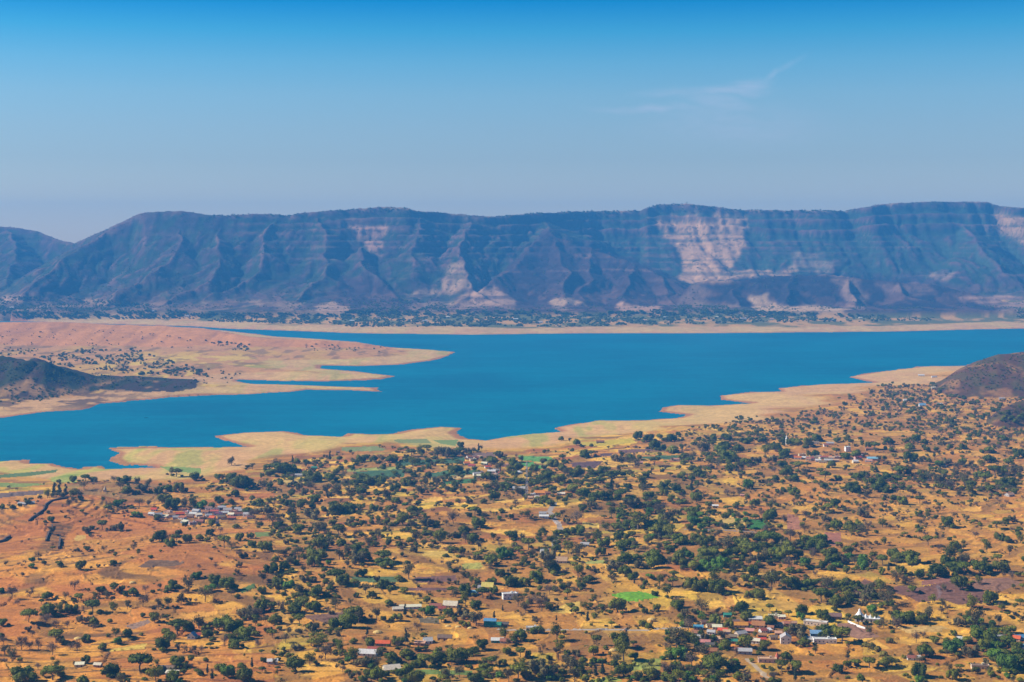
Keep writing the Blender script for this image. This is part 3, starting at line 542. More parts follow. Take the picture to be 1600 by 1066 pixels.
# ------------------------------------------------------------------ ground sheets
G_, D_, P_, S_, Yl = 'green', 'dark', 'plough', 'straw', 'yellow'
FIELDS = [
 ('green_field','small vivid green irrigated field in the middle of the gold plain',[(955.6,930),(972,925.5),(998.7,924),(1014,927),(1031,933.5),(1004,938),(982,940),(965,934)],(.16,.34,.018),(.12,.27,.02)),
 ('ploughed_field','dark maroon ploughed field beside the stream trees',[(1330,925),(1350,905),(1365,910),(1366,930),(1345,938),(1330,938)],(.15,.072,.05),(.20,.10,.065)),
 ('ploughed_field','large dark maroon ploughed field where the smoke rises',[(1384,922),(1405,915),(1435,918),(1461,913),(1491,903),(1514,917),(1538,922),(1536,941),(1499,945),(1472,937),(1435,941),(1420,933)],(.15,.072,.05),(.19,.09,.06)),
 ('ploughed_field','maroon ploughed field at the right edge beyond the smoke',[(1520,905),(1574,903),(1598,911),(1565,924),(1520,920)],(.20,.095,.06),(.27,.14,.08)),
 ('ploughed_field','maroon ploughed field in the lower middle left',[(470,963),(536,956),(548,962),(510,973),(482,967)],(.17,.085,.06),(.22,.12,.07)),
 ('green_field','small dark green crop plot among trees at middle left',[(371,922),(397,912),(400,918),(379,927)],(.10,.17,.045),(.08,.13,.04)),
 ('green_field','long dull green crop strip beside round dark tree',[(543,901),(630,901),(622,910),(566,910)],(.10,.15,.06),(.08,.12,.05)),
 ('ploughed_field','dark olive fallow plot below the green roofed sheds',[(654,965),(686,965),(686,975),(656,973)],(.12,.10,.06),(.15,.11,.06)),
 ('ploughed_field','purple brown ploughed field near the yellow roof',[(648,902),(712,899),(714,908),(650,911)],(.21,.10,.07),(.16,.08,.06)),
 ('ploughed_field','narrow purple brown ploughed strip below the wide one',[(637,918),(699,918),(699,923),(637,923)],(.17,.08,.065),(.14,.07,.055)),
 ('green_field','narrow green crop strip along the bottom farmhouses',[(650,1046),(738,1048),(738,1055),(645,1054)],(.12,.19,.04),(.16,.2,.05)),
 ('green_field','pale yellow green plot in the centre',[(721,881),(751,879),(755,887),(723,890)],(.34,.33,.06),(.40,.33,.08)),
 ('green_field','pale green terrace north of the bright green field',[(912,877),(944,875),(944,881),(914,881)],(.24,.30,.07),(.35,.30,.08)),
 ('green_field','olive green pasture left of the bottom village',[(989,1031),(1032,1029),(1032,1046),(989,1048)],(.20,.26,.05),(.33,.28,.06)),
 ('green_field','bright grass strip at the bottom edge',[(922,1062),(967,1057),(972,1065),(918,1068)],(.26,.33,.04),(.38,.33,.06)),
 ('green_field','dark green walled garden plot right of centre',[(1167,811),(1195,811),(1199,826),(1169,827)],(.05,.17,.035),(.05,.14,.03)),
 ('ploughed_field','brick red bare field right of the centre grove',[(1289,832),(1314,832),(1315,852),(1285,854)],(.36,.12,.07),(.33,.15,.09)),
 ('ploughed_field','brick red bare slope beside the walled garden',[(1231,802),(1248,808),(1252,828),(1229,828)],(.38,.14,.075),(.36,.17,.09)),
 ('green_field','emerald green rice field beyond the mast',[(809,712),(862,714),(864,719),(855,722),(835,721),(812,719)],(.09,.27,.07),(.16,.30,.07)),
 ('straw_field','yellow stubble stripe between two emerald fields',[(836,722),(857,722),(856,725),(838,725)],(.50,.38,.08),(.45,.36,.08)),
 ('green_field','emerald green field touching the mast grove',[(812,722),(834,722),(836,727),(857,727),(853,733),(833,731),(818,728)],(.08,.25,.06),(.12,.28,.06)),
 ('straw_field','bright yellow mustard field near the shore',[(907,691),(950,688),(987,685),(993,691),(960,695),(929,698),(909,697)],(.52,.36,.03),(.45,.34,.05)),
 ('ploughed_field','dark ploughed field below the mustard field',[(892,723),(944,720),(929,732),(895,729)],(.14,.075,.07),(.12,.065,.06)),
 ('ploughed_field','small dark ploughed wedge by the shore trees',[(938,709),(958,708),(954,713),(938,713)],(.13,.07,.065),(.11,.065,.06)),
 ('ploughed_field','long brown ploughed strip below the mustard field',[(967,703),(1014,701),(1023,705),(967,709)],(.16,.085,.07),(.2,.1,.07)),
 ('green_field','dark green crop strip right of the shore trees',[(1002,713),(1068,711),(1092,712),(1068,718),(1006,718)],(.06,.12,.05),(.08,.13,.05)),
 ('straw_field','small bright straw terrace by the centre grove',[(910,815),(937,819),(937,826),(910,822)],(.58,.38,.06),(.52,.34,.07)),
 ('straw_field','bright straw wedge right of the stream grove',[(1044,772),(1056,775),(1066,781),(1047,781)],(.60,.40,.06),(.54,.36,.07)),
 ('green_field','dull green strip crop on the silt flat',[(534,699),(588,697),(603,702),(598,705),(534,705)],(.17,.22,.07),(.24,.24,.09)),
 ('green_field','dull green strip crop on the silt flat by the bay',[(614,687),(667,686),(675,693),(622,692)],(.18,.24,.08),(.28,.27,.09)),
 ('green_field','green plot at the head of the small bay',[(676,688),(716,687),(712,697),(691,694)],(.16,.24,.06),(.24,.28,.08)),
 ('green_field','broad dark teal crop field in the middle distance',[(551,738),(615,733),(633,734),(633,745),(588,747),(566,744)],(.055,.11,.05),(.07,.13,.055)),
 ('green_field','yellow green strip above the dark teal field',[(543,733),(615,729),(633,732),(600,735),(543,737)],(.26,.28,.06),(.3,.3,.07)),
 ('green_field','dark green terrace behind the tall shade trees',[(615,721),(682,718),(727,714),(727,723),(626,728)],(.06,.12,.055),(.08,.14,.06)),
 ('green_field','dark green crop left of the hamlet',[(669,740),(699,736),(746,734),(744,741),(671,746)],(.055,.12,.05),(.08,.14,.06)),
 ('straw_field','pale straw strip between two dark crops',[(672,747),(744,742),(746,745),(692,750),(673,751)],(.54,.37,.13),(.5,.33,.12)),
 ('green_field','deep green crop strip below the hamlet',[(691,752),(744,747),(746,753),(695,757)],(.05,.14,.045),(.07,.15,.05)),
 ('ploughed_field','grey brown ploughed plot above the hamlet',[(735,708),(772,707),(774,714),(738,715)],(.21,.125,.09),(.18,.11,.08)),
 ('straw_field','bright yellow straw field in the centre',[(663,862),(684,860),(701,862),(699,871),(680,870),(660,868)],(.60,.39,.06),(.54,.34,.08)),
 ('straw_field','small bright straw plot left of centre',[(541,839),(551,838),(562,851),(551,851)],(.56,.35,.06),(.5,.32,.08)),
 ('straw_field','yellow straw plot below the dense grove',[(437,751),(460,749),(484,751),(480,756),(439,757)],(.56,.36,.09),(.5,.34,.1)),
 ('green_field','fresh green patch at the end of the inlet',[(250,729),(290,730),(315,732),(313,740),(266,737)],(.15,.26,.05),(.26,.28,.07)),
 ('green_field','small green plot right of the hillside village',[(397,832),(422,832),(422,838),(401,839)],(.12,.2,.045),(.2,.2,.06)),
 ('green_field','dark green marsh strip on the left shore',[(-40,748),(10,741),(56,737),(90,734),(88,738),(47,744),(0,747)],(.08,.15,.05),(.16,.2,.06)),
 ('green_field','light green marsh meadow on the left shore',[(-40,754),(22,755),(56,755),(71,757),(30,762),(-40,760)],(.17,.24,.05),(.24,.26,.06)),
 ('green_field','yellow green meadow behind the gum trees',[(81,746),(120,746),(120,755),(81,753)],(.30,.34,.06),(.36,.34,.08)),
 ('ploughed_field','dark fallow strip behind the bare mound',[(-40,775),(20,769),(67,766),(69,772),(0,778),(-40,782)],(.15,.10,.08),(.19,.12,.09)),
 ('ploughed_field','dark burnt plot beside the red terraces',[(216,886),(233,875),(270,876),(290,878),(280,884),(225,887)],(.11,.065,.038),(.22,.12,.06)),
 ('ploughed_field','grey fallow plot framed by a dark hedge bank',[(195,978),(231,968),(236,973),(208,984)],(.25,.155,.11),(.3,.18,.12)),
 ('straw_field','long golden strip in the lower left',[(163,1016),(200,1010),(231,1005),(225,1014),(169,1018)],(.60,.39,.06),(.54,.36,.08)),
 ('ploughed_field','brown bare yard behind the white temple',[(1306,975),(1327,973),(1352,983),(1375,995),(1340,999),(1320,991)],(.27,.13,.08),(.3,.16,.1)),
 ('straw_field','oval straw plot ringed by a dark hedge on the mound',[(115,842),(122,836),(135,837),(134,842),(120,846)],(.56,.34,.07),(.5,.3,.08)),
 ('straw_field','golden terrace left of the bright green field',[(868,950),(885,943),(905,940),(908,956),(880,959),(860,956)],(.54,.35,.06),(.5,.32,.07)),
 ('straw_field','golden field in front of the temple grove',[(1395,979),(1470,978),(1490,984),(1420,990)],(.50,.31,.09),(.46,.28,.09)),
 ('straw_field','straw terrace beside the dark walled garden',[(1135,806),(1165,812),(1165,826),(1130,828),(1120,818)],(.56,.37,.09),(.52,.33,.09)),
 ('ploughed_field','light maroon terrace above the smoke field',[(1440,908),(1480,899),(1500,903),(1470,911),(1440,915)],(.25,.10,.07),(.3,.14,.09)),
]
ROADS = [
 ('dirt_road','grey earth road winding down from the mast village',[(846,779),(866,786),(857,800),(872,818),(875,828),(866,842),(866,856)],4.2,(.36,.29,.24)),
 ('dirt_road','pale grey track running straight across the golden terraces',[(780,984),(850,985),(960,985),(1040,983),(1075,980)],3.0,(.36,.30,.25)),
 ('dirt_road','pale path from the lower village down to the shrine',[(1166,1030),(1185,1048),(1200,1060)],2.5,(.42,.31,.2)),
 ('dirt_road','dark track crossing right of the big grove',[(1070,828),(1130,829),(1180,832)],3.2,(.24,.18,.15)),
]
NR, NC = X.shape
fi = np.zeros((NR - 1, NC - 1), np.int16)                  # 0: plain ground
cu = (U[:-1, :-1] + U[1:, 1:]) / 2; cp = (PYP[:-1, :-1] + PYP[1:, 1:]) / 2
def cellmask(M): return M[:-1, :-1]
names = ['valley_ground']
def layer(mask, name):
    names.append(name); fi[mask] = len(names) - 1
layer(cellmask(m_mtn), 'mountains'); layer(cellmask(m_dark & ~wat), 'dark_hill'); layer(cellmask(m_pen & ~wat), 'orange_hill'); layer(cellmask((m_right | m_right2) & ~wat), 'brown_hill')
rows = slice(0, nl - 1)
field_ids = []
for nm, lb, poly, c, c2 in FIELDS:
    names.append(nm); k = len(names) - 1; field_ids.append(k)
    x0 = min(p[0] for p in poly) - 3; x1 = max(p[0] for p in poly) + 3
    i0 = max(0, int((x0 - US[0]) / 2)); i1 = min(NC - 1, int((x1 - US[0]) / 2) + 1)
    sub = inpoly(cu[rows, i0:i1], cp[rows, i0:i1], poly); fi[rows, i0:i1][sub] = k
road_ids = []
for nm, lb, pts, w, c in ROADS:
    names.append(nm); k = len(names) - 1; road_ids.append(k)
    W = [ground(*p) for p in pts]
    d = seg_dist(X[rows, :-1].astype(np.float32), Y[rows, :-1].astype(np.float32), [(p.x, p.y) for p in W]); fi[rows][d < w] = k
# underwater cells and everything else share the valley ground
PXYZ = np.stack([X, Y, Z], -1).reshape(-1, 3).astype(np.float32)
CF = np.concatenate([Cc, np.ones(X.shape + (1,), np.float32)], -1).reshape(-1, 4).astype(np.float32)
ii, jj = np.meshgrid(np.arange(NR - 1), np.arange(NC - 1), indexing='ij')
quad = np.stack([ii * NC + jj, ii * NC + jj + 1, (ii + 1) * NC + jj + 1, (ii + 1) * NC + jj], -1)
def sheet(k, name, m_):
    q_ = quad[fi == k]
    if len(q_) == 0: print('EMPTY', name, k); return None
    ids, inv = np.unique(q_.ravel(), return_inverse=True)
    me = mesh_np(name, PXYZ[ids], inv.reshape(q_.shape), True)
    a = me.color_attributes.new('soil', 'FLOAT_COLOR', 'POINT'); a.data.foreach_set('color', CF[ids].ravel())
    me.materials.append(m_)
    return tag(link(name, me), kind='structure')
SL = {'mountains': 'long flat topped mountain range with blue forested slopes beyond the lake', 'dark_hill': 'low dark scrub covered hill on the left shore', 'orange_hill': 'bare orange ridge on the spur across the water', 'brown_hill': 'brown scrub hill rising at the right edge', 'valley_ground': 'dry golden valley floor and shores'}
for k in range(5):
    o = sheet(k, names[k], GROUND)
    if o: o['label'] = SL[names[k]]
for (nm, lb, poly, c, c2), k in zip(FIELDS, field_ids):
    rnd = random.Random(k); o = sheet(k, nm, mat_field(nm, c, c2, rnd.uniform(-.6, .6) + (math.pi/2 if k % 2 else 0), rnd.uniform(5, 9)))
    if o: o['label'] = lb
for (nm, lb, pts, w, c), k in zip(ROADS, road_ids):
    o = sheet(k, nm, mat_flat(nm + str(k), c, var=.2, scale=.08))
    if o: o['label'] = lb
w_ = MB().poly([(-9000, 900, 0), (9000, 900, 0), (9000, 9600, 0), (-9000, 9600, 0)], [(0, 1, 2, 3)]).build('lake_water', mat_water())
tag(w_, 'still teal blue reservoir between the plain and the mountains', kind='structure')
# the air
hb = MB().box(-7000, 7000, -200, 15600, -12, 900)
hm = bpy.data.materials.new('haze'); hm.use_nodes = True; nt = hm.node_tree; nt.nodes.clear()
o_ = nt.nodes.new('ShaderNodeOutputMaterial'); pv = nt.nodes.new('ShaderNodeVolumePrincipled'); nt.links.new(pv.outputs[0], o_.inputs['Volume'])
pv.inputs['Density'].default_value = HAZE_DENSITY; pv.inputs['Color'].default_value = HAZE_COLOR; pv.inputs['Anisotropy'].default_value = HAZE_ANISO
hz_ = hb.build('haze', hm); tag(hz_, 'blue haze lying over the valley', kind='stuff')
# ------------------------------------------------------------------ trees
def mat_leaf(name, c, c2, rough=.7):
    m_ = bpy.data.materials.new(name); m_.use_nodes = True; nt = m_.node_tree; N = nt.nodes; L = nt.links; b = N['Principled BSDF']
    b.inputs['Roughness'].default_value = rough; b.inputs['Specular IOR Level'].default_value = .15
    oi = N.new('ShaderNodeObjectInfo'); geo = N.new('ShaderNodeNewGeometry')
    mx = N.new('ShaderNodeMixRGB'); mx.inputs[1].default_value = (*c, 1); mx.inputs[2].default_value = (*c2, 1)
    ad = N.new('ShaderNodeMath'); ad.operation = 'MULTIPLY_ADD'; ad.inputs[1].default_value = .45; L.new(geo.outputs['Random Per Island'], ad.inputs[0])
    m5 = N.new('ShaderNodeMath'); m5.operation = 'MULTIPLY'; m5.inputs[1].default_value = .55; L.new(oi.outputs['Random'], m5.inputs[0]); L.new(m5.outputs[0], ad.inputs[2])
    L.new(ad.outputs[0], mx.inputs[0])
    hs = N.new('ShaderNodeHueSaturation'); L.new(mx.outputs[0], hs.inputs['Color'])
    f = N.new('ShaderNodeMath'); f.operation = 'MULTIPLY'; f.inputs[1].default_value = 13.7; L.new(oi.outputs['Random'], f.inputs[0])
    g = N.new('ShaderNodeMath'); g.operation = 'FRACT'; L.new(f.outputs[0], g.inputs[0])
    r = N.new('ShaderNodeMapRange'); r.inputs[3].default_value = .70; r.inputs[4].default_value = 1.35; L.new(g.outputs[0], r.inputs[0]); L.new(r.outputs[0], hs.inputs['Value'])
    L.new(hs.outputs[0], b.inputs['Base Color'])
    # some light comes through the leaves
    tr = N.new('ShaderNodeBsdfTranslucent'); L.new(hs.outputs[0], tr.inputs[0]); ms = N.new('ShaderNodeMixShader'); ms.inputs[0].default_value = .22
    L.new(b.outputs[0], ms.inputs[1]); L.new(tr.outputs[0], ms.inputs[2]); L.new(ms.outputs[0], N['Material Output'].inputs[0])
    return m_
LEAF = {'d': mat_leaf('dark_leaves', (.070, .098, .006), (.170, .182, .012)), 'g': mat_leaf('green_leaves', (.110, .130, .009), (.225, .210, .018)),
        'b': mat_leaf('bright_leaves', (.075, .160, .014), (.15, .24, .025)), 'o': mat_leaf('grey_olive_leaves', (.120, .104, .036), (.215, .165, .060)),
        'r': mat_leaf('dry_twigs', (.14, .098, .066), (.24, .165, .105)), 't': mat_leaf('gum_leaves', (.048, .066, .030), (.090, .105, .045)),
        'y': mat_leaf('yellowing_leaves', (.14, .13, .022), (.28, .21, .035))}
BARK = mat_flat('bark', (.17, .125, .09), var=.25, scale=3)
rng = np.random.default_rng(11)
def leaf_cloud(lobes, n, size, rs, shell=.30):
    """n leaf clumps spread through the outer part of a few ellipsoid lobes; lobes: (x,y,z,rx,ry,rz)"""
    w = np.array([l[3] * l[4] + l[5] * l[3] for l in lobes]); w = w / w.sum()
    k = rs.choice(len(lobes), n, p=w); Lb = np.array(lobes)[k]
    d = rs.normal(size=(n, 3)); d /= np.linalg.norm(d, axis=1)[:, None]
    rad = 1 - shell * rs.random(n) ** 1.3 + .07 * rs.normal(size=n)
    rad = np.where(rs.random(n) < .10, rad * 1.13, rad)
    P = Lb[:, :3] + d * Lb[:, 3:] * rad[:, None]
    keep = np.ones(n, bool)
    for l in lobes:                                          # drop clumps buried deep inside another lobe
        q_ = (P - np.array(l[:3])) / np.array(l[3:]); keep &= (q_ ** 2).sum(1) > (.42 if shell < .6 else 0)
    keep &= P[:, 2] > .05
    P = P[keep]; d = d[keep]; n = len(P)
    nn = d + rs.normal(size=(n, 3)) * .55 + np.array([0, 0, .25]); nn /= np.linalg.norm(nn, axis=1)[:, None]
    a = np.cross(nn, rs.normal(size=(n, 3))); a /= np.linalg.norm(a, axis=1)[:, None]; b = np.cross(nn, a)
    s = size * (0.6 + .9 * rs.random(n))[:, None]; s2 = s * (.55 + .5 * rs.random(n))[:, None]
    bend = nn * s * .35
    V = np.stack([P - a * s - bend, P - b * s2, P + a * s - bend * .4, P + b * s2 * .9], 1).reshape(-1, 3)
    return V, np.arange(len(V)).reshape(-1, 4)
def core(lobes, f):
    V = []; Q = []
    for (x, y, z, rx, ry, rz) in lobes:
        k = len(V)
        for i in range(5):
            for j in range(8):
                t = math.pi * (i + .5) / 5; p = 2 * math.pi * j / 8; g = f * (0.88 + .24 * rng.random())
                V.append((x + rx*g*math.sin(t)*math.cos(p), y + ry*g*math.sin(t)*math.sin(p), z + rz*g*math.cos(t)))
        for i in range(4):
            for j in range(8): Q.append((k+i*8+j, k+(i+1)*8+j, k+(i+1)*8+(j+1) % 8, k+i*8+(j+1) % 8))
    return np.array(V), np.array(Q)
def crown_mesh(name, m_, style, seed):
    rs = np.random.default_rng(seed)
    if style == 'slim':
        lobes = [(rs.normal()*.05, rs.normal()*.05, .45 + .32*i, .30 - .045*i + rs.random()*.05, .30 - .045*i, .26) for i in range(5)]; n = 650; sz = .060; shell = .8; cf = 0
    elif style == 'bare':
        lobes = [(0, 0, .50, .42, .42, .38)] + [(.30*math.cos(a), .30*math.sin(a), .42 + .24*rs.random(), .24, .24, .22) for a in rs.random(5) * 6.28]; n = 1100; sz = .022; shell = 1.0; cf = 0
    elif style == 'umbrella':
        lobes = [(0, 0, .60, .36, .36, .17)] + [(.28*math.cos(a+rs.random()*.6), .28*math.sin(a), .52 + .12*rs.random(), .23, .23, .13) for a in np.arange(6)*1.05]; n = 620; sz = .042; shell = .35; cf = .80
    elif style == 'open':
        lobes = [(rs.uniform(-.22, .22), rs.uniform(-.22, .22), .34 + .42*rs.random(), .16 + .14*rs.random(), .22, .13 + .12*rs.random()) for _ in range(9)]; n = 800; sz = .034; shell = .75; cf = 0
    elif style == 'shrub':
        lobes = [(rs.normal()*.18, rs.normal()*.16, .22 + .12*rs.random(), .26 + .08*rs.random(), .26, .22) for _ in range(4)]; n = 300; sz = .055; shell = .4; cf = .75
    elif style == 'cluster':
        lobes = [(rs.uniform(-.34, .34), rs.uniform(-.32, .32), .24 + .34*rs.random(), .18 + .12*rs.random(), .22, .22 + .10*rs.random()) for _ in range(9)]; n = 1050; sz = .036; shell = .35; cf = .76
    else:
        hgt = .37 + .08*rs.random()
        lobes = [(rs.normal()*.04, rs.normal()*.04, hgt, .35, .35, .36)] + [(.27*math.cos(a+rs.random()*.9), .27*math.sin(a+rs.random()*.4), hgt - .20 + .36*rs.random(), .19 + .11*rs.random(), .20 + .08*rs.random(), .17 + .09*rs.random()) for a in np.arange(7)*.9]; n = 1000; sz = .036; shell = .34; cf = .76
    V, Q = leaf_cloud(lobes, n, sz, rs, shell)
    if cf:
        V2, Q2 = core(lobes, cf); Q = np.concatenate([Q, Q2 + len(V)]); V = np.concatenate([V, V2])
    V[:, 2] = np.maximum(V[:, 2], .03)
    me = mesh_np(name, V, Q, False); me.materials.append(m_); return me, lobes
def trunk_mesh(name, style, lobes, seed):
    rs = random.Random(seed); b = MB(); th = .030 if style in ('slim', 'bare') else .038
    top = .95 if style == 'slim' else .42
    p0 = Vector((0, 0, -.05)); p1 = Vector((rs.uniform(-.03, .03), rs.uniform(-.03, .03), top * .55)); p2 = Vector((rs.uniform(-.05, .05), rs.uniform(-.05, .05), top))
    b.bar(p0, p1, th, th * .75, 6); b.bar(p1, p2, th * .75, th * .45, 6)
    if style != 'slim':
        for i in range(9 if style == 'bare' else 5):
            l = lobes[(i % (len(lobes) - 1)) + 1] if len(lobes) > 1 else lobes[0]
            q_ = Vector((l[0] + rs.uniform(-.1, .1), l[1] + rs.uniform(-.1, .1), l[2] + rs.uniform(0, .12)))
            st_ = p1.lerp(p2, rs.random() * .8); b.bar(st_, q_, th * .40, th * .14, 4)
            if style == 'bare':
                for _ in range(3):
                    b.bar(st_.lerp(q_, rs.uniform(.4, .9)), q_ + Vector((rs.uniform(-.16, .16), rs.uniform(-.16, .16), rs.uniform(.05, .22))), th * .18, th * .07, 3)
    me = b.mesh(name); me.materials.append(BARK); return me
STYLES = {'d': ['round', 'cluster', 'round', 'cluster', 'round', 'umbrella'], 'g': ['round', 'umbrella', 'cluster', 'round', 'open', 'open'], 'b': ['round', 'cluster', 'round'], 'o': ['open', 'cluster', 'bare', 'open'], 'r': ['bare', 'bare', 'bare'], 't': ['slim', 'slim', 'slim'], 'y': ['shrub', 'round'], 's': ['shrub', 'shrub']}
PROTO = {}; sid = 100
for k, sts in STYLES.items():
    PROTO[k] = []
    for st_ in sts:
        sid += 1; cm, lb_ = crown_mesh('crown', LEAF['g' if k == 's' else k], st_, sid); tm = trunk_mesh('trunk', st_, lb_, sid); PROTO[k].append((cm, tm, st_))
